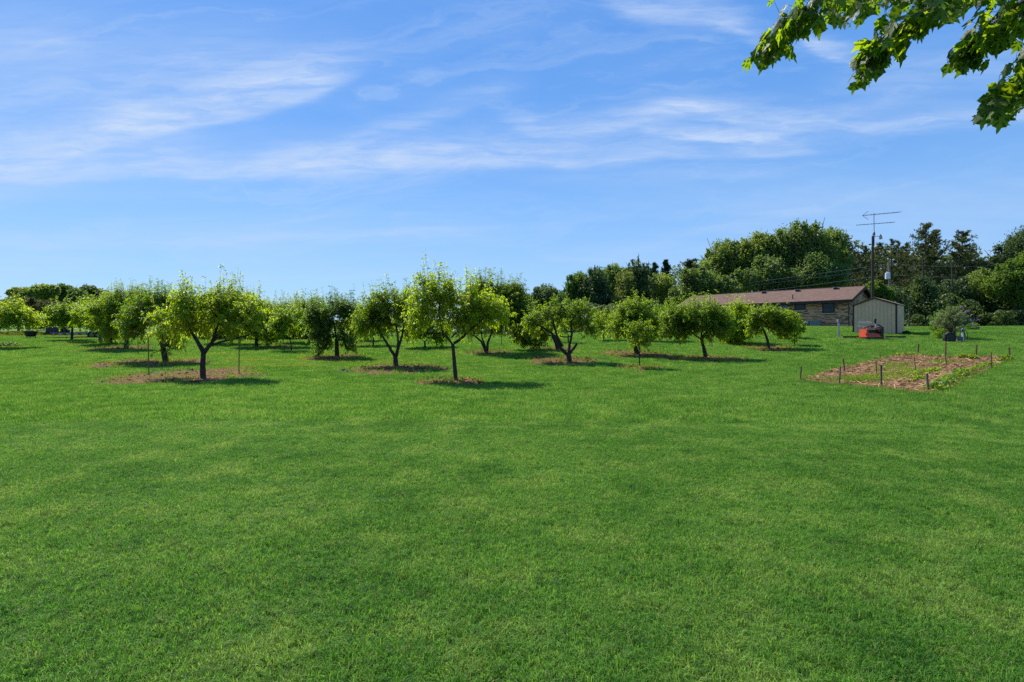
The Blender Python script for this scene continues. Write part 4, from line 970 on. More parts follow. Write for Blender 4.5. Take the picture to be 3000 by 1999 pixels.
def orchard_tree(label, base, trunk, rpx, lobes, limbs=(), seed=1, dens=1.0, whips=0.28, near=True, leaf=0.158, mat='peach_leaf', bark='bark', per=22, peaches=0, dz=0.9, hang=0.0, name='peach_tree', cat='tree', group=GP, Yb=None, shootL=0.56):
    g_ = np.random.default_rng(seed)
    if Yb: p0 = Vector((pt(base[0], 0, Yb).x, Yb, 0)); p0.z = gz(p0.x, Yb)
    else: p0 = at(*base)
    Y0 = p0.y; m_ = Y0/F
    root = empty(name, p0, label, cat, group)
    W_ = lambda x, y, d=0.0: np.array(pt(x, y, Y0+d))
    tp = [np.array(p0)-np.array([0, 0, .1])]+[W_(*q) for q in trunk]; r0 = rpx*m_
    mb = MB(); rr = [r0*1.35]+[r0*(1-0.25*i/len(trunk)) for i in range(1, len(trunk)+1)]
    tpp = [tp[0], tp[0]+(tp[1]-tp[0])*0.15]+tp[1:]; rr = [r0*1.5, r0*1.05]+[r0*(1-0.22*(i+1)/len(trunk)) for i in range(len(trunk))]
    mb.tube(tpp, rr, 8); mb.build('trunk', MAT[bark], root, True)
    fork = tp[-1]; nodes = [fork]; rf = rr[-1]
    def limb(path, ra, rb):
        P = []
        for i in range(len(path)-1):
            for t in np.linspace(0, 1, 4)[:-1]: P.append(path[i]*(1-t)+path[i+1]*t)
        P.append(path[-1]); P = np.array(P); P[1:-1] += g_.normal(0, 0.018*m_*F/19/10*2, (len(P)-2, 3))
        mb = MB(); mb.tube(P, np.linspace(ra, rb, len(P)), 6); mb.build('limb', MAT[bark], root, True); nodes.extend(list(P[1:]))
    for lb in limbs:
        d = lb.get('d', 0.0); pts = lb['p']; n = len(pts)
        limb([W_(x, y, d*i/(n-1)) if (i or lb.get('free')) else W_(x, y, 0) for i, (x, y) in enumerate(pts)], lb.get('r', rpx*.62)*m_, lb.get('r1', rpx*.28)*m_)
    for li, l in enumerate(lobes):
        cx, cy, rx, ry = l[:4]; dd = l[4] if len(l) > 4 else 0.0; rz = rx*m_*dz
        tg = W_(cx, cy+ry*.25, dd)
        if not limbs or li >= len(limbs):
            k = np.argmin([np.linalg.norm(q-tg) for q in nodes]); st = nodes[k]; md = (st+tg)/2+np.array([0, 0, -0.06])
            limb([st, md, tg], rf*0.6, rf*0.22)
        for sg in (-1, 1):
            tg2 = tg+np.array([g_.normal(0, rx*m_*.3), sg*rz*.6, ry*m_*.1]); k = np.argmin([np.linalg.norm(q-tg2) for q in nodes]); st = nodes[k]
            limb([st, (st+tg2)/2+np.array([0, 0, .05]), tg2], rf*0.42, rf*0.15)
    starts, outw, low = [], [], []
    for l in lobes:
        cx, cy, rx, ry = l[:4]; rx *= 1.16; cy += 6; ry *= .95; dd = l[4] if len(l) > 4 else 0.0; rz = rx*m_*dz
        vol = rx*m_*ry*m_*rz; n = max(24, int(dens*(215*(rx*m_*ry*m_)+110*vol)))
        q = nrm(g_.normal(0, 1, (n*3, 3)))*(g_.random((n*3, 1))**0.42)*0.80
        hubs = nrm(g_.normal(0, 1, (11, 3))+[0, 0, .15])*(.45+.5*g_.random((11, 1))); dm = np.linalg.norm(q[:, None]-hubs[None], axis=2).min(1)
        q = q[np.argsort(dm+g_.normal(0, .16, len(dm)))[:n]]
        c = W_(cx, cy, dd); off = q*np.array([rx*m_, rz, ry*m_]); P = c+off; starts.append(P); outw.append(q); low.append(q[:, 2])
    St = np.concatenate(starts); Q = np.concatenate(outw); lw = np.concatenate(low); o_ = np.argsort(np.linalg.norm(St-fork, axis=1)); St, Q, lw = St[o_], Q[o_], lw[o_]
    gnd = ground_z(St[:, 0], St[:, 1])+0.25; St[:, 2] = np.maximum(St[:, 2], gnd)
    NP = np.array(nodes); NP = list(NP); A0, A1, RA, RB = [], [], [], []
    arr = np.zeros((len(NP)+3*len(St)+4, 3)); arr[:len(NP)] = NP; cnt = len(NP)
    for s_ in St:
        dvec = arr[:cnt]-s_; dist = np.linalg.norm(dvec, axis=1)+0.5*np.maximum(dvec[:, 2], 0)
        k = int(np.argmin(dist)); a = arr[k]; L = dist[k]; m1 = a*.66+s_*.34+np.array([0, 0, .05*L])+g_.normal(0, .04*L, 3); m2 = a*.33+s_*.67+np.array([0, 0, .05*L])+g_.normal(0, .04*L, 3)
        rA = min(0.005+0.012*L, .02)
        for (u, v, ra, rb) in ((a, m2, rA, rA*.7), (m2, s_, rA*.7, rA*.5)): A0.append(u); A1.append(v); RA.append(ra); RB.append(rb)
        arr[cnt] = m1; arr[cnt+1] = m2; arr[cnt+2] = s_; cnt += 3
    n = len(St)
    ax = St-np.array([fork[0], fork[1], 0]); ax[:, 2] = 0; ax = nrm(ax)
    upw = np.clip(0.45+0.75*lw, -0.30, 1.2)[:, None]
    D = nrm(Q*0.45+ax*0.40+np.array([0, 0, 1.])*upw+g_.normal(0, .33, (n, 3)))
    if hang: D[:, 2] -= hang*(lw < 0.1); D = nrm(D)
    Ls = shootL*(0.6+0.6*g_.random(n)); wh = (lw > 0.35) & (g_.random(n) < whips); Ls = np.where(wh, Ls*1.75, Ls)
    D[wh] = nrm(D[wh]*0.35+np.array([0, 0, 1.])); Ls = Ls[:, None]
    g3 = np.array([0, 0, -1.]); bend = np.where(wh, .05, .30)[:, None]
    p1 = St+D*Ls*.34; D2 = nrm(D+g3*bend*.6+g_.normal(0, .08, (n, 3))); p2 = p1+D2*Ls*.33; D3 = nrm(D2+g3*bend); p3 = p2+D3*Ls*.33
    Sh = np.stack([St, p1, p2, p3], 1)
    for a, c, ra, rb in () if not near else ((St, p1, .006, .0045), (p1, p3, .0045, .002)):
        A0 += list(a); A1 += list(c); RA += [ra]*n; RB += [rb]*n
    sm = 1.0 if near else 1.3
    V, F_ = segs_mesh(np.array(A0), np.array(A1), np.array(RA)*sm, np.array(RB)*sm)
    tw = link('twigs', fast_mesh('twigs', V-np.array(p0), [F_], np.full(len(V), .5)), root, MAT['twig']); tw['kind'] = 'stuff'
    V, fs, R = long_leaves(Sh, per if near else int(per*0.8), g_, leaf if near else leaf*1.15, leaf*0.235 if near else leaf*.40, near)
    link('crown', fast_mesh('crown', V-np.array(p0), fs, R), root, MAT[mat])
    if peaches:
        me = PEACH
        for k in range(peaches):
            i = int(g_.integers(0, n)); q = Sh[i, 1]+np.array([0, -.02, -.05]); o = bpy.data.objects.new('peach', me); COL.objects.link(o); o.parent = root; o.location = Vector(q)-root.location
    return root
import bmesh
bm = bmesh.new(); bmesh.ops.create_uvsphere(bm, u_segments=10, v_segments=7, radius=0.037); PEACH = bpy.data.meshes.new('peach'); bm.to_mesh(PEACH); bm.free(); PEACH.materials.append(MAT['peach']); PEACH.shade_smooth()

# nearest row, left to right
orchard_tree('broad peach tree nearest the camera at left, standing between two tall stakes', (595, 1111), [(594, 1070), (596, 1032)], 8.5,
  [(560, 905, 62, 52), (640, 925, 72, 60, .3), (720, 935, 62, 48, -.2), (640, 885, 60, 32), (500, 940, 40, 40, .4), (690, 888, 55, 30, .5)],
  [dict(p=[(596, 1032), (578, 1000), (560, 972), (545, 935)], r=7), dict(p=[(598, 1034), (620, 1005), (634, 965), (650, 925)], r=6.5), dict(p=[(612, 1015), (645, 1003), (690, 992), (722, 985), (770, 962)], r=4, r1=1.6, d=-.3), dict(p=[(625, 1000), (650, 975), (690, 945), (715, 900)], r=4, d=.3)], seed=11, dens=1.0, peaches=6, whips=.3)
orchard_tree('leafy peach tree left of the nearest one with shoots down its trunk', (488, 1062), [(480, 1030), (473, 985)], 8.5,
  [(470, 915, 72, 54), (405, 925, 55, 48, .3), (530, 915, 50, 46, .3), (450, 885, 60, 26), (497, 1010, 22, 34, -.1), (395, 960, 35, 28)], seed=12, dens=.95, whips=.38, peaches=9)
orchard_tree('peach tree with a straight dark trunk in the second row at left', (369, 1023), [(372, 990), (370, 965)], 6.0,
  [(365, 895, 55, 50), (315, 915, 50, 48, .4), (400, 880, 40, 36), (345, 955, 40, 26)], seed=13, dens=.95, whips=.3, peaches=5, near=True)
orchard_tree('peach tree with a slim trunk left of the straight dark one', (324, 1009), [(325, 990), (322, 965)], 4.5,
  [(300, 925, 45, 40), (335, 945, 34, 34), (325, 985, 22, 16)], seed=14, near=False, dens=.9)
orchard_tree('peach tree with a pale grey trunk in front of the trailer wheels', (295, 1002), [(293, 982), (291, 960)], 5.0,
  [(270, 920, 44, 34), (240, 930, 30, 22), (290, 905, 36, 26)], seed=15, bark='bark_grey', near=False, dens=.9)
orchard_tree('low spreading peach tree before the trailer deck at far left', (210, 998), [(211, 982), (212, 962)], 3.5,
  [(190, 918, 44, 28), (225, 915, 40, 28), (170, 934, 26, 15)], seed=16, near=False, dens=.95)
orchard_tree('peach tree cut off by the left edge', (-14, 1020), [(-12, 1000), (-8, 975)], 7.0,
  [(20, 922, 60, 32), (66, 932, 42, 24), (-50, 920, 60, 36)], seed=17, near=False, dens=1.0)
orchard_tree('peach tree with the thick dark trunk right of the tall straight stake', (752, 1017), [(751, 1000), (750, 972)], 5.5,
  [(740, 905, 62, 48), (800, 920, 56, 48), (850, 935, 38, 40), (770, 958, 60, 28), (785, 995, 18, 14)], seed=18, dens=1.0, whips=.32, near=True)
orchard_tree('half hidden peach tree just left of the thick dark trunk', (677, 1009), [(679, 985), (682, 965)], 4.5, [(668, 920, 56, 46), (705, 945, 44, 34), (640, 945, 40, 30)], seed=19, near=False, dens=.9)
orchard_tree('thin bare-stemmed young peach tree with a leaning rod beside it', (854, 1030), [(853, 1005), (847, 990)], 1.6, [(850, 940, 36, 38), (825, 955, 30, 26)], seed=20, near=False, dens=.85)
orchard_tree('peach tree that is leafy almost down to the ground with a dark trunk', (988, 1048), [(987, 1022), (986, 995)], 7.0,
  [(975, 915, 48, 44), (1020, 905, 30, 38), (935, 930, 42, 42), (960, 975, 40, 34), (1012, 985, 30, 30), (950, 1018, 24, 14), (1015, 1012, 20, 14)], seed=21, dens=1.05, mat='peach_leaf_deep', whips=.3, peaches=3)
orchard_tree('peach tree behind, left of the one leafy to the ground', (905, 1006), [(905, 990), (903, 965)], 4.0, [(895, 915, 56, 40), (875, 945, 46, 30), (925, 900, 36, 30), (850, 925, 34, 30, .4)], seed=22, near=False, dens=.9, mat='peach_leaf_deep', whips=.4)
orchard_tree('small far peach tree seen under the V-forked tree', (1094, 1015), [(1094, 1000), (1094, 990)], 2.4, [(1090, 955, 44, 32), (1060, 945, 36, 28), (1120, 950, 30, 24)], seed=23, near=False, dens=.8)
orchard_tree('farther peach tree with a slim trunk left of the V-forked tree', (1078, 999), [(1078, 985), (1079, 972)], 2.4, [(1065, 935, 42, 34), (1040, 950, 34, 24)], seed=24, near=False, dens=.8)
orchard_tree('peach tree forked low into a wide V', (1160, 1075), [(1159, 1058), (1158, 1042)], 8.0,
  [(1085, 915, 38, 44, .2), (1120, 895, 40, 32), (1165, 880, 48, 40), (1185, 930, 44, 52, .2), (1140, 940, 36, 34, .4), (1070, 950, 26, 26)],
  [dict(p=[(1158, 1045), (1140, 1018), (1120, 985), (1102, 955)], r=5.5, d=.2), dict(p=[(1160, 1045), (1168, 1015), (1178, 985), (1184, 940)], r=6, d=0), dict(p=[(1165, 1020), (1166, 990), (1160, 950)], r=3.5, d=.4)], seed=25, dens=1.05, mat='peach_leaf', whips=.35)
orchard_tree('tallest slender peach tree with a straight trunk and spreading bare limbs', (1336, 1119), [(1331, 1060), (1326, 1008)], 6.2,
  [(1290, 880, 62, 58), (1345, 890, 60, 56, .2), (1400, 900, 48, 52, -.2), (1240, 915, 42, 48, .2), (1262, 835, 34, 30), (1330, 940, 50, 28), (1440, 915, 36, 40, .3)],
  [dict(p=[(1326, 1010), (1312, 990), (1298, 975), (1270, 979), (1232, 972)], r=3.4, r1=1.6), dict(p=[(1322, 990), (1340, 972), (1372, 940)], r=2.6, r1=1.4, d=.2), dict(p=[(1330, 1006), (1352, 992), (1375, 970), (1405, 945), (1425, 920)], r=4.6, r1=1.8, d=-.2), dict(p=[(1298, 975), (1290, 950), (1285, 910)], r=2.2, r1=1.2)],
  seed=26, dens=1.05, whips=.45, mat='peach_leaf', leaf=.158)
orchard_tree('large dark green peach tree on twin trunks behind the tallest one', (1425, 1036), [(1424, 1026), (1423, 1016)], 5.5,
  [(1445, 870, 62, 50), (1508, 890, 50, 56), (1460, 930, 60, 44), (1400, 930, 44, 40), (1420, 855, 40, 30), (1520, 940, 30, 40)],
  [dict(p=[(1422, 1030), (1410, 1000), (1392, 985), (1375, 978)], r=4), dict(p=[(1427, 1030), (1429, 1005), (1440, 975), (1460, 940)], r=4.5), dict(p=[(1424, 1022), (1412, 990), (1408, 950)], r=3)], seed=27, dens=1.05, mat='peach_leaf_deep', whips=.35)
orchard_tree('small umbrella-limbed peach tree between the two tallest at the centre', (1246, 1021), [(1245, 1010), (1244, 1002)], 3.0, [(1220, 968, 42, 24), (1270, 968, 42, 26), (1245, 955, 46, 20)], seed=28, near=False, dens=1.2)
orchard_tree('gnarled peach tree with long bare crooked limbs and a cut stub', (1668, 1062), [(1667, 1048), (1664, 1034)], 8.5,
  [(1600, 925, 44, 32), (1650, 925, 46, 36, .2), (1700, 905, 36, 30), (1710, 945, 32, 32, -.1), (1560, 940, 28, 30), (1640, 890, 34, 16), (1725, 968, 18, 14), (1580, 965, 30, 20, .3)],
  [dict(p=[(1660, 1038), (1640, 1018), (1625, 985), (1608, 970), (1580, 955), (1552, 935)], r=5.5, r1=2), dict(p=[(1648, 1015), (1632, 985), (1622, 950), (1620, 920)], r=4, r1=2), dict(p=[(1666, 1036), (1669, 1010), (1675, 980), (1672, 945), (1690, 915)], r=4.2, r1=1.8), dict(p=[(1668, 1038), (1680, 1022), (1691, 1006)], r=4.6, r1=3.2), dict(p=[(1674, 985), (1655, 988), (1640, 985)], r=2, r1=1.4), dict(p=[(1675, 975), (1695, 955), (1710, 945)], r=2.4, r1=1.4)],
  seed=29, dens=.85, whips=.10, leaf=.145, shootL=.36)
orchard_tree('dark low-hanging peach tree half hidden behind the gnarled one', (1635, 1027), [(1628, 1005), (1618, 985)], 4.5, [(1540, 950, 34, 34), (1570, 985, 40, 22), (1530, 975, 30, 22), (1600, 960, 34, 26)], seed=30, near=False, dens=1.0, mat='peach_leaf_deep', hang=.3)
orchard_tree('slim far peach tree behind the cut stub', (1665, 1006), [(1665, 992), (1664, 980)], 2.2, [(1660, 955, 30, 22)], seed=31, near=False, dens=.7)
orchard_tree('small sparse peach tree in front of the dark tree belt', (1769, 999), [(1769, 985), (1768, 970)], 2.0, [(1750, 935, 24, 16), (1785, 930, 18, 14), (1768, 958, 24, 20), (1795, 945, 14, 20)], seed=32, near=False, dens=.8, whips=.05)
orchard_tree('round-crowned peach tree behind the thin young one', (1868, 1041), [(1862, 1020), (1850, 995)], 7.0, [(1845, 940, 46, 42), (1890, 945, 40, 42), (1860, 905, 46, 26), (1865, 980, 40, 28), (1815, 950, 24, 34)], seed=33, dens=1.1, whips=.12)
orchard_tree('thin young peach tree on a straight pole-like stem in a pale mulch patch', (1874, 1079), [(1873, 1040), (1872, 1005)], 2.0, [(1868, 985, 22, 22), (1880, 960, 26, 20), (1858, 965, 22, 22)], seed=34, dens=.9, near=True, whips=.1, shootL=.3)
orchard_tree('peach tree partly hidden right of the round-crowned one', (1902, 1002), [(1901, 990), (1900, 975)], 3.2, [(1925, 940, 36, 36), (1900, 960, 26, 26), (1955, 945, 24, 28)], seed=35, near=False, dens=1.0)
orchard_tree('umbrella-shaped peach tree with a leaning trunk and a stick propped beside it', (2068, 1051), [(2062, 1020), (2054, 990)], 5.5,
  [(2000, 932, 50, 36), (2060, 932, 54, 40), (2105, 935, 40, 40, -.1), (1975, 945, 36, 34), (2020, 960, 50, 24), (2080, 965, 44, 22), (2040, 920, 60, 18)],
  [dict(p=[(2056, 995), (2040, 985), (2020, 970), (1995, 945)], r=2.6, r1=1.4), dict(p=[(2055, 992), (2056, 970), (2058, 930)], r=3.2, r1=1.6), dict(p=[(2056, 990), (2070, 972), (2095, 950)], r=2.6, r1=1.4)], seed=36, dens=1.05, whips=.5)
orchard_tree('peach tree with a dark cone-shaped crown reaching down to the ground', (2156, 1008), [(2156, 998), (2156, 985)], 3.2, [(2160, 920, 42, 32), (2155, 955, 44, 34), (2158, 985, 24, 20), (2190, 945, 24, 26)], seed=37, near=False, dens=1.3, mat='peach_leaf', hang=.3, whips=.15)
orchard_tree('slender far peach tree left of the cone-shaped crown', (2136, 1005), [(2136, 992), (2135, 980)], 2.0, [(2130, 955, 24, 26)], seed=38, near=False, dens=.8)
orchard_tree('peach tree with a bent stem nearest to the brick house', (2254, 1023), [(2248, 995), (2238, 968)], 4.2, [(2225, 935, 42, 26), (2265, 930, 36, 24), (2300, 935, 34, 28), (2285, 958, 40, 22), (2215, 955, 28, 18), (2245, 912, 40, 14)], seed=39, dens=1.15, near=True, whips=.12, shootL=.4)
orchard_tree('thin young tree at the right end of the orchard row', (2328, 1013), [(2328, 1000), (2328, 985)], 1.3, [(2330, 955, 20, 26), (2322, 975, 18, 16)], seed=40, near=False, dens=.9, shootL=.3)
orchard_tree('low many-stemmed bush at the right end of the orchard', (2310, 993), [(2311, 985)], 1.6, [(2305, 965, 30, 20), (2325, 950, 24, 22), (2300, 980, 22, 10)],
  [dict(p=[(2311, 992), (2303, 978), (2296, 965)], r=1, r1=.6), dict(p=[(2311, 992), (2318, 975), (2325, 955)], r=1, r1=.6), dict(p=[(2311, 992), (2309, 975), (2306, 955)], r=1, r1=.6)], seed=41, near=False, dens=1.2, name='bush', cat='bush', group=None, shootL=.3)
# low weeds and shrubs on the lawn
def bushlet(base, w, h, n, label, mat='weed', lf=.03, name='shrub', cat='shrub', group=None):
    p = at(*base); m_ = p.y/F; g_ = np.random.default_rng(int(base[0])); q = nrm(g_.normal(0, 1, (n, 3)))*g_.random((n, 1))**.4
    P = np.array(p)+q*np.array([w*m_/2, w*m_/2, h*m_/2])+np.array([0, 0, h*m_*.45]); P = P[P[:, 2] > ground_z(P[:, 0], P[:, 1])]
    V, Fc, R = leaf_quads(P, g_, lf, .4); o = link(name, fast_mesh(name, V, [Fc], R), None, MAT[mat]); tag(o, label, cat, group)
bushlet((1945, 990), 26, 12, 500, 'small low green shrub between the trunks left of the umbrella-shaped tree', lf=.05)
bushlet((2003, 992), 30, 12, 600, 'small low green shrub behind the umbrella-shaped tree', lf=.05)
bushlet((2655, 980), 22, 12, 400, 'dark weeds at the right corner of the tan shed', 'tree_leaf_dark', .05)
bushlet((2758, 994), 40, 34, 900, 'green weeds at the foot of the purple-flowered bush', 'weed', .05)
bushlet((20, 1016), 70, 16, 900, 'dark grassy weeds at the foot of the tree on the left edge', 'tree_leaf', .06)

# ------------------------------------------------------------------ woods behind
def blob_leaves(C, R3, n, g_, size, upb=.35, shell=.75):
    """n leaf faces over the skin of an ellipsoid blob"""
    q = nrm(g_.normal(0, 1, (n, 3))+np.array([0, 0, upb])); rr = shell+(1-shell)*g_.random((n, 1))**.5
    P = C+q*R3*rr; N = nrm(q+g_.normal(0, .55, (n, 3))); A = nrm(np.cross(N, g_.normal(0, 1, (n, 3)))); B = np.cross(N, A)
    s_ = (size*(.55+.9*g_.random(n)))[:, None]
    return np.stack([P-A*s_, P-B*s_*.55, P+A*s_, P+B*s_*.55], 1).reshape(-1, 3)
def wood_tree(label, d, lobes, mat='tree_leaf', seed=1, n=7000, size=.20, sub=40, trunk=None, name='deciduous_tree', cat='tree', group='trees of the wood behind the house', bark='bark_big', subr=.20, spires=5):
    g_ = np.random.default_rng(seed); n = int(n*0.92); m_ = d/F; cx = np.mean([l[0] for l in lobes]); tx = trunk if trunk is not None else cx
    X0 = (tx-HX)/F*d; p0 = Vector((X0, d, gz(X0, d))); root = empty(name, p0, label, cat, group)
    lobes = list(lobes); base_l = list(lobes)
    for l in base_l:        # pointed tops and side boughs that break the outline
        for _ in range(spires):
            a = g_.uniform(.15, 2.99); f = g_.uniform(.92, 1.12)
            lobes.append((l[0]+l[2]*f*math.cos(a), l[1]-l[3]*f*math.sin(a), l[2]*g_.uniform(.12, .24), l[3]*g_.uniform(.22, .42), g_.normal()*l[2]*m_*.3))
    area = sum(l[2]*l[3] for l in lobes); Vs = []; ends = []
    for (lx, ly, rx, ry, *dd) in lobes:
        c = np.array(pt(lx, ly, d))+np.array([0, dd[0] if dd else 0, 0]); R = np.array([rx*m_, (rx+ry)*.5*m_, ry*m_])
        k = max(5, int(sub*(rx*ry/area)*len(lobes))); nn = int(n*rx*ry/area/k); ends.append(c)
        q = nrm(g_.normal(0, 1, (k, 3))+np.array([0, 0, .25]))*(.55+.42*g_.random((k, 1)))
        Vs.append(blob_leaves(c, R*.72, int(n*rx*ry/area*.12), g_, size*1.5, shell=.3))      # inner foliage
        ks = int(k*1.0); qs = nrm(g_.normal(0, 1, (ks, 3))+np.array([0, -.2, .75])); ns = max(8, nn//2)      # leafy sprays reaching up and out
        for qi in qs:
            b0 = c+qi*R*.86; dr = nrm(qi*.55+np.array([0, 0, .9])+g_.normal(0, .22, 3)); Ls = (.5+.9*g_.random())*min(1.6, .45*R[2])
            tt = g_.random((ns, 1)); P = b0+dr*Ls*tt+g_.normal(0, 1, (ns, 3))*(.06+.16*(1-tt))*Ls
            N = nrm(g_.normal(0, 1, (ns, 3))+[0, 0, .4]); A = nrm(np.cross(N, g_.normal(0, 1, (ns, 3)))); B = np.cross(N, A); s_ = (size*(.5+.7*g_.random(ns)))[:, None]
            Vs.append(np.stack([P-A*s_, P-B*s_*.5, P+A*s_, P+B*s_*.5], 1).reshape(-1, 3))
        for qi in q:
            rs = R*subr*(.7+.7*g_.random()); 
            Vs.append(blob_leaves(c+qi*R*.88, rs*np.array([1, 1, .8]), nn, g_, size))
            # stray sprigs past the clump
            Vs.append(blob_leaves(c+qi*R*.95, rs*1.35, max(4, nn//9), g_, size*.8, shell=.8))
    tone = np.concatenate([np.repeat(g_.random(len(v)//4)*.5+.5*g_.random(), 4) for v in Vs]); V = np.concatenate(Vs); V[:, 2] = np.maximum(V[:, 2], ground_z(V[:, 0], V[:, 1])+.02)
    link('crown', fast_mesh('crown', V-np.array(p0), [np.arange(len(V)).reshape(-1, 4)], tone), root, MAT[mat])
    top_ = min(l[1] for l in lobes); hgt = max(pt(0, top_, d).z-p0.z, 1.5); r0 = hgt*.022
    low = max(ends, key=lambda e: -e[2]); fk = np.array([X0, d, p0.z+hgt*.32]); mb = MB(); mb.tube([np.array(p0)-[0, 0, .2], fk, fk+np.array([0, 0, hgt*.3])], [r0*1.3, r0, r0*.6], 7); mb.build('trunk', MAT[bark], root, True)
    A0, A1, RA, RB = [], [], [], []
    for e in ends:
        for j in range(3):
            t = e+g_.normal(0, 1, 3)*np.array([1, 1, .7])*hgt*.07; st = fk+np.array([0, 0, hgt*.3*g_.random()]); md = (st+t)/2+g_.normal(0, .03*hgt, 3)
            A0 += [st, md]; A1 += [md, t]; RA += [r0*.45, r0*.3]; RB += [r0*.3, r0*.08]
    V, F_ = segs_mesh(np.array(A0), np.array(A1), np.array(RA), np.array(RB), 4)
    link('branches', fast_mesh('branches', V-np.array(p0), [F_], np.full(len(V), .5)), root, MAT[bark])
    return root
def pine(label, d, x, top, spread, seed, bot=None, tops=1, dens=1.0, crown_from=.35, lean=0, name='pine_tree', mat='needle', tuft=.24, per=40, taper=.75, group='pine trees of the wood', up=.30, layers=14):
    g_ = np.random.default_rng(seed); m_ = d/F; X0 = (x-HX)/F*d; z0 = gz(X0, d); H = pt(0, top, d).z-z0; p0 = Vector((X0, d, z0))
    root = empty(name, p0, label, 'pine tree' if name == 'pine_tree' else 'spruce', group); sw = spread*m_
    tx = lambda f: X0+lean*m_*f**1.5
    mb = MB(); mb.tube([(tx(f), d, z0+H*f*.97-(.2 if f == 0 else 0)) for f in np.linspace(0, 1, 7)], np.linspace(H*.017, H*.003, 7), 7); mb.build('trunk', MAT['bark_big'], root, True)
    A0, A1, RA, RB, C = [], [], [], [], []
    nb_ = layers*5
    for bi in range(nb_):
        f = crown_from+(1-crown_from)*min(.985, ((bi+g_.random())/nb_)**.9); q_ = (f-crown_from)/(1-crown_from)
        prof = (1-q_**2.2)*.80+.16 if taper > .6 else (1-q_)*.93+.07
        if taper > .6: prof *= min(1, .45+q_*3)
        a = g_.random()*6.283; L = sw*prof*(.35+.75*g_.random()); st = np.array([tx(f), d, z0+H*f])
        rise_ = (up*(.2+1.3*q_)+g_.normal()*.14) if up > 0 else (up+.9*max(0, q_-.8)+g_.normal()*.06); dr = np.array([math.cos(a), math.sin(a), rise_])
        e1 = st+dr*L*.6; e2 = e1+(dr+np.array([0, 0, .45 if up > 0 else -.05]))*L*.4
        A0 += [st, e1]; A1 += [e1, e2]; RA += [H*.0032, H*.002]; RB += [H*.002, H*.0008]
        nt_ = max(3, int(dens*per*(.3+.8*L/max(sw, .1))*.75))
        for t in .22+.78*g_.random(nt_)**.6:
            q = st+(e1-st)*min(t/.6, 1) if t < .6 else e1+(e2-e1)*(t-.6)/.4
            C.append(q+g_.normal(0, 1, 3)*np.array([.16, .16, .09])*L*(.5+.6*t)+np.array([0, 0, .05*L]))
    for _ in range(14): C.append(np.array([tx(1), d, z0+H*(.93+.07*g_.random())])+g_.normal(0, .08, 3))
    C = np.array(C); n = len(C); k = 9; P = np.repeat(C, k, 0); N = n*k
    D = nrm(g_.normal(0, 1, (N, 3))+np.array([0, 0, .55])); L = tuft*(.6+.7*g_.random(N))[:, None]; W_ = nrm(np.cross(D, g_.normal(0, 1, (N, 3))))*tuft*.17
    V = np.stack([P-W_, P+W_, P+D*L], 1).reshape(-1, 3); rr = np.repeat(np.clip(np.repeat(g_.random(n), k)*.9+g_.random(N)*.1, 0, 1), 3)
    link('crown', fast_mesh('crown', V-np.array(p0), [np.arange(len(V)).reshape(-1, 3)], rr), root, MAT[mat])
    V, F_ = segs_mesh(np.array(A0), np.array(A1), np.array(RA), np.array(RB), 3)
    link('branches', fast_mesh('branches', V-np.array(p0), [F_], np.full(len(V), .5)), root, MAT['bark_big'])
GL = 'trees behind the orchard at left'; GM = 'trees behind the middle of the orchard'
# far left
wood_tree('dark oak at far left with a ragged outlying bough', 92, [(80, 878, 48, 26), (45, 860, 22, 12), (120, 866, 36, 24), (145, 858, 26, 18)], 'tree_leaf', 201, 7000, .19, group=GL)
wood_tree('dense oak right of the ragged one at far left', 96, [(180, 872, 36, 28), (225, 886, 34, 30), (168, 856, 22, 14), (205, 862, 22, 14)], 'tree_leaf', 202, 7000, .19, group=GL)
wood_tree('dark treetop showing over the left peach trees', 100, [(265, 870, 30, 26), (290, 880, 30, 24), (335, 890, 30, 22)], 'tree_leaf_dark', 203, 3500, .2, group=GL)
wood_tree('brownish brush thicket under the far left oaks', 80, [(45, 905, 45, 26), (85, 910, 40, 30), (30, 925, 36, 22)], 'brush_leaf', 204, 4500, .16, name='bush', cat='bush', group=GL)
wood_tree('olive bush right of the brownish thicket', 78, [(150, 915, 34, 28), (140, 940, 30, 24), (175, 930, 24, 24)], 'brush_leaf', 205, 3600, .16, name='bush', cat='bush', group=GL)
wood_tree('dark low bush between the thickets and the field', 84, [(120, 945, 30, 18), (190, 948, 40, 14)], 'tree_leaf_dark', 206, 2200, .16, name='bush', cat='bush', group=GL)
wood_tree('dark treetop behind the tallest peach trees', 98, [(1500, 870, 32, 28), (1475, 885, 28, 24), (1525, 895, 26, 28)], 'oak_leaf', 207, 4200, .18, group=GM)
wood_tree('airy grey-green tree left of the tall belt', 95, [(1600, 875, 36, 32), (1570, 890, 28, 24), (1630, 890, 28, 30), (1600, 915, 44, 26)], 'oak_leaf', 208, 4600, .16, group=GM)
wood_tree('round bright green tree at the left end of the tall belt', 78, [(1695, 840, 34, 32), (1678, 875, 26, 34), (1715, 870, 30, 40), (1690, 905, 34, 30)], 'tree_leaf_bright', 209, 7000, .14, group=GM)
wood_tree('soft dark pine-like tree right of the round bright one', 76, [(1752, 835, 36, 40), (1745, 880, 44, 48), (1770, 915, 44, 44)], 'tree_leaf_dark', 210, 9000, .13, group=GM, subr=.36, sub=14)
wood_tree('tall leafy tree with an even flat top in the belt', 84, [(1800, 812, 38, 28), (1815, 850, 40, 44), (1780, 830, 30, 30)], 'tree_leaf', 211, 8000, .15, group=GM)
wood_tree('columnar poplar-like tree with a lighter left flank', 74, [(1835, 850, 26, 46), (1825, 900, 34, 40), (1815, 940, 30, 30)], 'oak_leaf', 212, 6000, .13, group=GM)
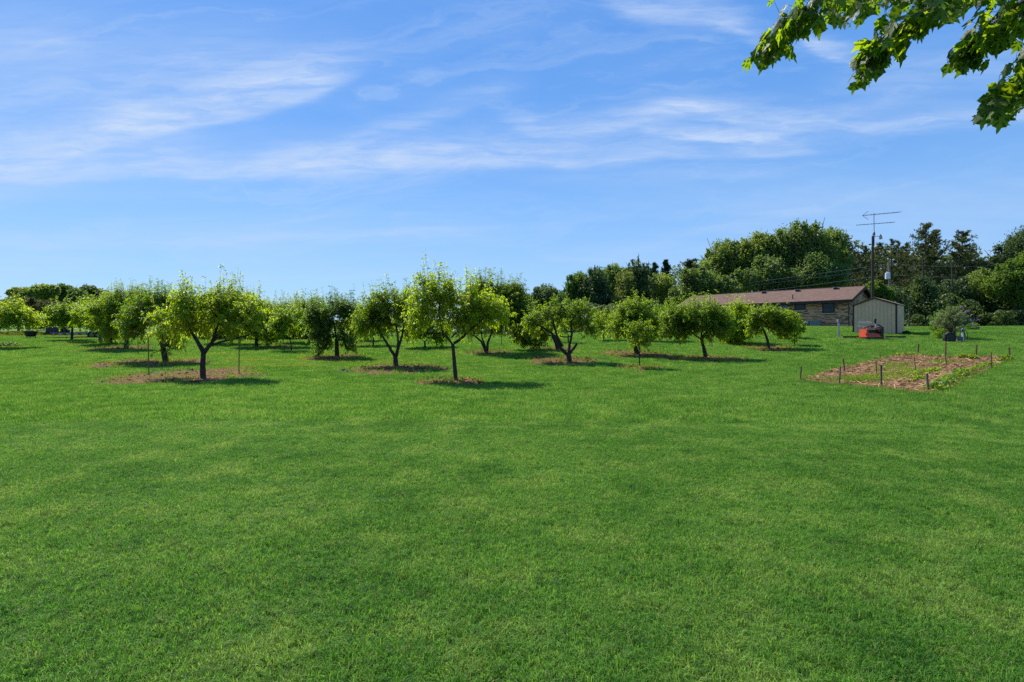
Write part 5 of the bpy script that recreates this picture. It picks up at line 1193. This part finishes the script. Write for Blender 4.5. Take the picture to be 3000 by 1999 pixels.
wood_tree('dark upright tree with several pointed tops', 75, [(1862, 805, 22, 34), (1885, 815, 22, 34), (1870, 860, 44, 50), (1880, 920, 48, 44)], 'tree_leaf_dark', 213, 9500, .13, group=GM, sub=18)
pine('spruce tip left of the pair over the belt', 92, 1918, 772, 66, 301, crown_from=.2, name='spruce_tree', mat='spruce', tuft=.34, taper=.5, up=-.1, layers=30, per=30, group='spruces of the tree belt')
pine('slimmer spruce tip right of the pair over the belt', 94, 1951, 763, 58, 302, crown_from=.2, name='spruce_tree', mat='spruce', tuft=.34, taper=.5, up=-.1, layers=30, per=30, group='spruces of the tree belt')
wood_tree('leafy green tree below the two spruce tips', 80, [(1935, 845, 42, 36), (1950, 890, 50, 46), (1920, 930, 40, 30)], 'tree_leaf', 214, 8000, .14, group=GM)
pine('dark bushy pine left of the big maples', 86, 2025, 765, 70, 303, crown_from=.15, tuft=.34, per=26, layers=22, group='pine trees of the wood')
wood_tree('broad maple with light lower boughs left of the roof ridge', 72, [(2060, 850, 60, 46), (2010, 875, 50, 36), (2110, 870, 60, 40), (2030, 820, 44, 26), (2075, 905, 60, 26)], 'tree_leaf', 215, 11000, .15, group=GM)
wood_tree('tall maple with a jagged stepped top behind the roof', 80, [(2115, 760, 40, 44), (2095, 800, 50, 44), (2150, 800, 50, 60), (2170, 750, 38, 34)], 'tree_leaf', 216, 11000, .15, group=GM)
wood_tree('tall maple in the middle of the wood behind the house', 79, [(2225, 745, 46, 50), (2200, 800, 50, 50), (2265, 790, 46, 56), (2235, 715, 34, 22)], 'tree_leaf', 217, 11500, .15)
wood_tree('highest broad maple of the wood behind the house', 78, [(2320, 715, 56, 44), (2375, 715, 54, 44), (2345, 770, 70, 56), (2410, 765, 46, 54), (2300, 800, 40, 40)], 'tree_leaf', 218, 16000, .15)
wood_tree('shaded lower maple right behind the roof ridge', 74, [(2180, 835, 50, 34), (2250, 815, 44, 50), (2320, 835, 56, 36), (2385, 812, 50, 52), (2445, 825, 40, 40)], 'tree_leaf', 219, 10000, .15)
wood_tree('maple with upright feathery tops right of the highest one', 80, [(2440, 725, 36, 44), (2455, 780, 38, 44)], 'tree_leaf', 220, 6500, .15)
pine('brownish pine left of the antenna pole', 84, 2478, 690, 58, 304, crown_from=.15, tuft=.28, per=20, layers=22)
for i, (x, t, sp, l) in enumerate([(2535, 722, 50, 'pine whose top shows just left of the antenna pole'), (2572, 714, 46, 'pine whose top shows just right of the antenna pole'), (2612, 702, 46, 'slim pine above the transformer'), (2632, 708, 40, 'slim pine right of the transformer'), (2655, 712, 36, 'thin pointed pine beside the tall pine'), (2500, 735, 44, 'low pine between the brownish pine and the pole'), (2592, 728, 44, 'short pine between the two poles'), (2515, 745, 46, 'stubby pine low left of the antenna pole'), (2640, 738, 50, 'wide pine in the gap right of the transformer'), (2675, 742, 44, 'lower pine filling the gap beside the tall pine'), (2765, 752, 52, 'dark lower pine under the tall broad one')]):
    pine(l, 82+i*1.5, x, t, sp, 310+i, crown_from=.22, tuft=.24, per=27, layers=14)
pine('tall broad pine standing highest at the right', 80, 2712, 662, 74, 330, crown_from=.30, tuft=.27, per=34, layers=18)
pine('slender second stem beside the tall broad pine', 81, 2738, 676, 50, 331, crown_from=.35, tuft=.27, per=36, layers=15)
pine('crooked open pine leaning right of the tall one', 80, 2795, 682, 58, 332, crown_from=.45, tuft=.27, per=40, layers=12, lean=28)
pine('lower pine with a bare bough right of the crooked one', 82, 2832, 722, 64, 333, crown_from=.35, tuft=.27, per=36, layers=13)
wood_tree('dark leafy tree rising at the right edge', 82, [(2970, 760, 44, 50), (2930, 785, 34, 30), (3010, 730, 50, 50), (2880, 790, 36, 22)], 'tree_leaf_dark', 221, 8000, .15)
wood_tree('bright green tree at the right edge', 66, [(2965, 820, 44, 42), (3010, 800, 44, 44), (2925, 850, 36, 34), (2990, 870, 50, 40)], 'tree_leaf_bright', 222, 11000, .12)
wood_tree('mid green tree left of the bright one at the right', 70, [(2880, 835, 40, 36), (2850, 870, 44, 44), (2900, 900, 44, 44)], 'tree_leaf', 223, 8500, .13)
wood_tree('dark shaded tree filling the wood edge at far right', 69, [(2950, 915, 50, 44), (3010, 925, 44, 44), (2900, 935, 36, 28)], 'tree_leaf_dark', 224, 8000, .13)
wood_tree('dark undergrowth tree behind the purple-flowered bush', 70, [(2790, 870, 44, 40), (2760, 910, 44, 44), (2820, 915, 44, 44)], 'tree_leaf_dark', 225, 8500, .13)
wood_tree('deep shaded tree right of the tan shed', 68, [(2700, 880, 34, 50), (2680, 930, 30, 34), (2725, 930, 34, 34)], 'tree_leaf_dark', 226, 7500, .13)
wood_tree('bright bush behind the shed roof', 58, [(2562, 855, 30, 24), (2540, 875, 24, 20), (2590, 870, 26, 22)], 'tree_leaf_bright', 227, 4500, .10, name='bush', cat='bush', group=None)
wood_tree('dark bush filling the gap between house and shed', 62, [(2560, 905, 60, 40), (2620, 900, 34, 46), (2510, 900, 30, 40)], 'tree_leaf_dark', 228, 6500, .12, name='bush', cat='bush', group=None)
for i, (x, t, l) in enumerate([(2662, 870, 'bare slim grey trunk right of the shed roof'), (2703, 760, 'long bare pine trunk under the tall pine'), (2706, 780, 'bare trunk close to the tall pine stem'), (2788, 770, 'bare pine trunk under the crooked pine')]):
    d = 66+i; q = pt(x, t, d); z0 = gz(q.x, d); o = empty('dead_tree', (q.x, d, z0), l, 'tree trunk', 'bare trunks at the wood edge'); mb = MB(); mb.tube([(q.x, d, z0-.1), (q.x+.1, d, (z0+q.z)/2), (q.x, d, q.z)], [.13, .10, .06], 7); mb.build('trunk', MAT['bark_big' if i else 'bark_grey'], o)
    mb = MB(); mb.tube([(q.x+.05, d, (z0+q.z)/2+1), (q.x+.9, d-.2, (z0+q.z)/2+1.5)], [.04, .012], 5); mb.build('branch', MAT['bark_big'], o)
# masses that close the view
def mass(label, name, d, x0, x1, ytop, ybot, mat, n, size, seed, cat='wood', blobs=40, dep=6, rag=0):
    g_ = np.random.default_rng(seed); Vs = []; m_ = d/F
    for i in range(blobs):
        x = x0+(x1-x0)*(i+g_.random())/blobs; yt = (ytop(x) if callable(ytop) else ytop)+g_.normal()*rag
        for j in range(3):
            y = yt+(ybot-yt)*(j+.4+.4*g_.random())/3; c = np.array(pt(x, y, d))+np.array([0, g_.random()*dep, 0]); h = (ybot-yt)*m_/3
            Vs.append(blob_leaves(c, np.array([max((x1-x0)/blobs*m_*1.3, h*.8), h, h*.75]), n//(blobs*3), g_, size))
    V = np.concatenate(Vs); V[:, 2] = np.maximum(V[:, 2], ground_z(V[:, 0], V[:, 1])-.1); nq = len(V)//4
    o = link(name, fast_mesh(name, V, [np.arange(len(V)).reshape(-1, 4)], np.repeat(g_.random(nq), 4)), None, MAT[mat]); tag(o, label, cat, None, 'stuff'); return o
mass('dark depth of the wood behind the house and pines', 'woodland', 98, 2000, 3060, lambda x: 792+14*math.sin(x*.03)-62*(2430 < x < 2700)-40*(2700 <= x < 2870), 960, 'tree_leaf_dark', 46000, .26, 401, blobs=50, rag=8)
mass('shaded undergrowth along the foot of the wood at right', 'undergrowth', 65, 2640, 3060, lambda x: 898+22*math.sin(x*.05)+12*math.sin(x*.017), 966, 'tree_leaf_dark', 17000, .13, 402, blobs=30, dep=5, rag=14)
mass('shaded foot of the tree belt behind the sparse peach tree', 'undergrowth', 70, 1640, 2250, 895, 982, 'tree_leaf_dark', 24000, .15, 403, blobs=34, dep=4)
mass('far low woodland on the horizon beyond the orchard', 'woodland', 210, -80, 1680, lambda x: 932+8*math.sin(x*.021), 990, 'tree_leaf_dark', 30000, .5, 404, blobs=60, dep=12)
mass('dark clipped hedge running behind the left part of the orchard', 'hedge', 43, 560, 955, 955, 996, 'tree_leaf_dark', 15000, .07, 405, 'hedge', blobs=34, dep=1.5)
mass('yellow flowering weeds along the far left edge of the lawn', 'weeds', 52, -60, 200, 972, 986, 'yellow_weed', 9000, .06, 406, 'weeds', blobs=26, dep=3)
mass('yellow-green weeds under the trees right of the trailer', 'weeds', 50, 330, 460, 978, 988, 'yellow_weed', 4000, .06, 407, 'weeds', blobs=14, dep=3)
# old barn whose roof shows above the left peach trees
Yb = 66; bn = empty('barn', (pt(612, 0, Yb).x, Yb, gz(pt(612, 0, Yb).x, Yb)), 'old barn whose low brown roof shows over the left peach trees', 'barn')
A, B = pt(500, 905, Yb), pt(735, 905, Yb); zb = gz(A.x, Yb)
mb = MB(); mb.box((A.x, Yb, zb-.2), (B.x, Yb+7, A.z-.05)); mb.build('wall', MAT['wall_dark'], bn)
crn = [(490, 908), (530, 884), (570, 868), (612, 861), (655, 868), (697, 884), (745, 908)]
mb = MB()
for i in range(len(crn)-1):
    a, c = pt(*crn[i], Yb), pt(*crn[i+1], Yb); k = Vector((0, 7.6, 0)); o_ = Vector((0, -.3, 0)); mb.quad(a+o_, c+o_, c+k, a+k); dn = Vector((0, 0, -.12)); mb.quad(a+o_+dn, c+o_+dn, c+o_, a+o_)
mb.build('roof', MAT['roof_dark'], bn)
mb = MB(); pl = [tuple(pt(x, y+3, Yb)) for x, y in crn]; mb.v.append(np.array(pl)); mb.r.append(np.full(len(pl), .5)); mb.f.append(list(range(len(pl)))); mb.n += len(pl); mb.build('gable', MAT['wall_dark'], bn)

# butterfly bush
p = at(2782, 992); Yq = p.y; bb = empty('butterfly_bush', p, 'loose arching butterfly bush with purple flower spikes behind the hose reel', 'bush')
g_ = np.random.default_rng(9); A0, A1, RA, RB, Sh, tips = [], [], [], [], [], []
for i in range(120):
    a = g_.random()*6.283; rr = g_.random()**.6; tgt = np.array(pt(2788+62*rr*math.cos(a)+6, 0, Yq)); tgt[1] = Yq+1.0*rr*math.sin(a); tgt[2] = p.z+2.2*(1-.55*rr**2)*(.6+.4*g_.random())
    st = np.array(p)+np.array([g_.normal()*.12, g_.normal()*.12, 0]); m1 = st+(tgt-st)*np.array([.35, .35, .55]); m2 = st+(tgt-st)*np.array([.68, .68, .86])
    Sh.append([m1, m2, (m2+tgt)/2+[0, 0, .04], tgt]); tips.append((tgt, tgt-m2))
    for u, v, ra, rb in ((st, m1, .012, .009), (m1, m2, .009, .006), (m2, tgt, .006, .003)): A0.append(u); A1.append(v); RA.append(ra); RB.append(rb)
V, F_ = segs_mesh(np.array(A0), np.array(A1), np.array(RA), np.array(RB)); link('stems', fast_mesh('stems', V-np.array(p), [F_], np.full(len(V), .5)), bb, MAT['twig'])
V, fs, R = long_leaves(np.array(Sh), 60, g_, .13, .03, False); link('foliage', fast_mesh('foliage', V-np.array(p), fs, R), bb, MAT['bush_leaf'])
for k, (t, d) in enumerate(sorted(tips, key=lambda q: -q[0][0]+.9*g_.random())[:26]):
    d = d/np.linalg.norm(d); d = nrm(d+np.array([.6, 0, .1])); q = t; mb = MB(); mb.tube([q, q+d*.08, q+d*.17, q+d*.27], [.014, .026, .02, .005], 6); mb.build('flower_spike', MAT['lilac'], bb)
bushlet((2756, 986), 56, 84, 1500, 'bright leafy green shrub behind the left side of the purple-flowered bush', 'tree_leaf_bright', .07)
bushlet((2850, 968), 34, 24, 700, 'pale green weeds at the wood edge right of the hydrant', 'weed', .06)

# parked car glimpsed under the trees at the right edge
Yc = 66.0; c = pt(2974, 958, Yc); zc_ = gz(c.x, Yc); car = empty('parked_car', (c.x, Yc, zc_), 'silver car parked in the shade under the trees at the right edge', 'car')
def cb(name, prof, y0, y1, mat, par=car):
    mb = MB(); n = len(prof); v = [(c.x+a, Yc+y0, zc_+z) for a, z in prof]+[(c.x+a, Yc+y1, zc_+z) for a, z in prof]
    mb.v.append(np.array(v)); mb.r.append(np.full(len(v), .5)); mb.n += len(v); mb.f.append(list(range(n))); mb.f.append(list(reversed(range(n, 2*n))))
    for i in range(n): j = (i+1) % n; mb.f.append([i, n+i, n+j, j])
    return mb.build(name, mat, par)
cb('body', [(-1.1, .22), (1.2, .22), (1.25, .6), (1.1, .72), (.35, .78), (-.9, .78), (-1.15, .65)], 0, 1.6, MAT['galv'])
cb('cabin', [(-.85, .785), (.35, .785), (0, 1.15), (-.6, 1.15)], .1, 1.5, MAT['glass'])
for wx in (-.7, .8):
    mb = MB(); mb.disc_ring((c.x+wx, Yc-.03, zc_+.28), (0, 1, 0), .14, .29, .09, 16); w_ = mb.build('wheel', MAT['rubber'], car); mb = MB(); mb.disc_ring((c.x+wx, Yc-.06, zc_+.28), (0, 1, 0), .02, .135, .05, 12); mb.build('rim', MAT['galv'], w_)

mass('leaves hanging low in front of the parked car', 'undergrowth', 63.5, 2925, 3040, 912, 956, 'tree_leaf_dark', 3500, .11, 408, blobs=9, dep=1)
# ------------------------------------------------------------------ silver maple overhanging at upper right
half = [(0, 0), (.07, .01), (.22, -.08), (.20, .01), (.36, .03), (.24, .09), (.09, .17), (.22, .31), (.38, .30), (.38, .41), (.54, .56), (.41, .54), (.35, .64), (.22, .47), (.06, .34), (.09, .54), (.22, .68), (.12, .72), (.09, .86), (0, 1.06)]
def leaf_bm(seed):
    rr = random.Random(seed); out = [(x*(1+rr.uniform(-.08, .08)), y*(1+rr.uniform(-.05, .05))) for x, y in half]; out[0] = (0, 0)
    left = [(-x*(1+rr.uniform(-.08, .08)), y) for x, y in reversed(half[1:-1])]; pts = out+left
    bm = bmesh.new(); c1, c2 = rr.uniform(.2, .6), rr.uniform(-.1, .35)
    vs = [bm.verts.new((x, y, 0)) for x, y in pts]; bm.faces.new(vs)
    bmesh.ops.triangulate(bm, faces=bm.faces[:])
    for v in bm.verts: v.co.z = -c1*v.co.x**2-c2*v.co.y**2+.10*abs(v.co.x)
    me = bpy.data.meshes.new('leaf'); bm.to_mesh(me); bm.free()
    # stalk
    a = me.attributes.new('rnd', 'FLOAT', 'POINT'); a.data.foreach_set('value', np.full(len(me.vertices), rr.random(), np.float32)); me.materials.append(MAT['maple_leaf']); return me
LEAF = [leaf_bm(i) for i in range(9)]
tb_ = Vector((8.2, 3.2, gz(8.2, 3.2)))
maple = empty('silver_maple', tb_, 'silver maple whose leafy boughs hang into the upper right corner', 'tree')
mb = MB(); crown0 = tb_+Vector((-.3, .1, 4.0)); mb.tube([tb_-Vector((0, 0, .2)), tb_+Vector((0, 0, .4)), tb_+Vector((-.1, .05, 2.2)), crown0, tb_+Vector((-.2, .3, 6.5))], [.42, .30, .26, .22, .12], 14); mb.build('trunk', MAT['bark_grey'], maple, True)
BOUGH = [ # photo path, depth, leaves, spread px
 ([(3150, -160), (2800, -75), (2560, -40), (2420, -10), (2335, 32), (2266, 92), (2218, 150)], 3.7, 320, 30),
 ([(3150, -160), (2950, -80), (2790, -20), (2690, 35), (2610, 88), (2548, 140), (2524, 195)], 3.3, 340, 31),
 ([(3200, -160), (3080, -60), (2960, 20), (2900, 80), (2850, 125), (2812, 165)], 3.6, 290, 30),
 ([(3260, 20), (3120, 70), (3030, 150), (2978, 222), (2928, 278), (2892, 312)], 3.2, 270, 30),
 ([(3150, -160), (2900, -60), (2760, -20), (2600, -20), (2480, -8), (2420, 10)], 4.1, 290, 26),
 ([(3260, -100), (3100, 0), (3010, 30), (2960, 60)], 4.0, 150, 45),
]
cand = []; g_ = np.random.default_rng(77)
for bi, (path, dep, nl, spr) in enumerate(BOUGH):
    P = [crown0+Vector((-.05, 0, .1*bi)), crown0.lerp(pt(path[0][0], path[0][1], dep), .5)+Vector((0, (bi-2.5)*.22, .35+.12*math.sin(bi*2.1)))]+[pt(x+14, y, dep+.25*math.sin(i*1.3+bi)) for i, (x, y) in enumerate(path)]
    Q = []
    for i in range(len(P)-1):
        for t in np.linspace(0, 1, 5)[:-1]: Q.append(P[i].lerp(P[i+1], t))
    Q.append(P[-1]); k = len(Q); rs = [max(.0035, .045*(1-i/(k-1))**2.2) if i < 9 else max(.0032, .016*(1-i/(k-1))) for i in range(k)]
    mb = MB(); mb.tube(Q, rs, 6); bo = mb.build('bough', MAT['bark_big'], maple, True)
    seg = Q[9:]; A0, A1, RA, RB = [], [], [], []
    for j in range(nl):
        t = (j+g_.random())/nl*(len(seg)-1.001); i = int(t); f = t-i; c = seg[i].lerp(seg[i+1], f); tan = (seg[i+1]-seg[i]).normalized()
        s_ = spr/F*dep; endf = min(1.0, (1-t/(len(seg)-1))*3+.55)
        off = Vector((g_.normal()*.8, g_.normal()*1.1, g_.normal()*.75-.35))*s_*endf; tip = c+off
        A0 += [c, c+off*.5+Vector((0, 0, .01))]; A1 += [c+off*.5+Vector((0, 0, .01)), tip]; RA += [.0022, .0016]; RB += [.0016, .001]
        y = (tan*.7+Vector((g_.normal()*.45, g_.normal()*.45, -.75+g_.normal()*.35))+off.normalized()*.25).normalized()
        zz = Vector((-.35+g_.normal()*.55, -.25+g_.normal()*.55, .75)); zz = (zz-y*zz.dot(y)).normalized(); xx = y.cross(zz); sz = .080*(.70+.55*g_.random())
        M = Matrix.Identity(4)
        for q in range(3): M[q][0] = xx[q]*sz; M[q][1] = y[q]*sz; M[q][2] = zz[q]*sz; M[q][3] = tip[q]
        spx = HX+F*tip.x/max(tip.y, .1); spy = HY-F*(tip.z-EYE)/tip.y; cand.append((sz/tip.y*(1 if (spx < 3010 and spy > -30) else .01), M, int(g_.integers(0, 9))))
    for j in range(150):         # the leafy part of the bough outside the picture
        t = g_.random()**.8*8.0; i = int(t); c = Q[i].lerp(Q[i+1], t-i); tip = c+Vector((g_.normal()*.16, g_.normal()*.20, g_.normal()*.16-.10))
        if tip.y > .3 and HX+F*tip.x/tip.y < 3060 and HY-F*(tip.z-EYE)/tip.y > -60: continue
        A0.append(c); A1.append(tip); RA.append(.003); RB.append(.001)
        y = Vector((-.3+g_.normal()*.5, g_.normal()*.5, -.8)).normalized(); zz = Vector((g_.normal()*.5, g_.normal()*.5, .8)); zz = (zz-y*zz.dot(y)).normalized(); xx = y.cross(zz); sz = .11*(.7+.5*g_.random()); M = Matrix.Identity(4)
        for q in range(3): M[q][0] = xx[q]*sz; M[q][1] = y[q]*sz; M[q][2] = zz[q]*sz; M[q][3] = tip[q]
        cand.append((1e-6, M, int(g_.integers(0, 9))))
    V, F_ = segs_mesh(np.array([tuple(a) for a in A0]), np.array([tuple(a) for a in A1]), np.array(RA), np.array(RB))
    link('twigs', fast_mesh('twigs', V-np.array(tuple(tb_)), [F_], np.full(len(V), .5)), maple, MAT['twig'])['kind'] = 'stuff'
cand.sort(key=lambda q: -q[0]); off = Matrix.Translation(-tb_)
for (_, M, k) in cand[:300]:
    o = bpy.data.objects.new('leaf', LEAF[k]); COL.objects.link(o); o.parent = maple; o.matrix_basis = off @ M
Vs, Ts, Rs, cnt = [], [], [], 0
tri = []
for me in LEAF:
    v = np.zeros(len(me.vertices)*3); me.vertices.foreach_get('co', v); t = np.zeros(len(me.polygons)*3, int); me.polygons.foreach_get('vertices', t); tri.append((v.reshape(-1, 3), t.reshape(-1, 3)))
for (_, M, k) in cand[300:]:
    v, t = tri[k]; A = np.array(off @ M); Vs.append(v @ A[:3, :3].T+A[:3, 3]); Ts.append(t+cnt); cnt += len(v); Rs.append(np.full(len(v), random.random()))
o = link('leaves', fast_mesh('leaves', np.concatenate(Vs), [np.concatenate(Ts)], np.concatenate(Rs)), maple, MAT['maple_leaf']); o['kind'] = 'stuff'
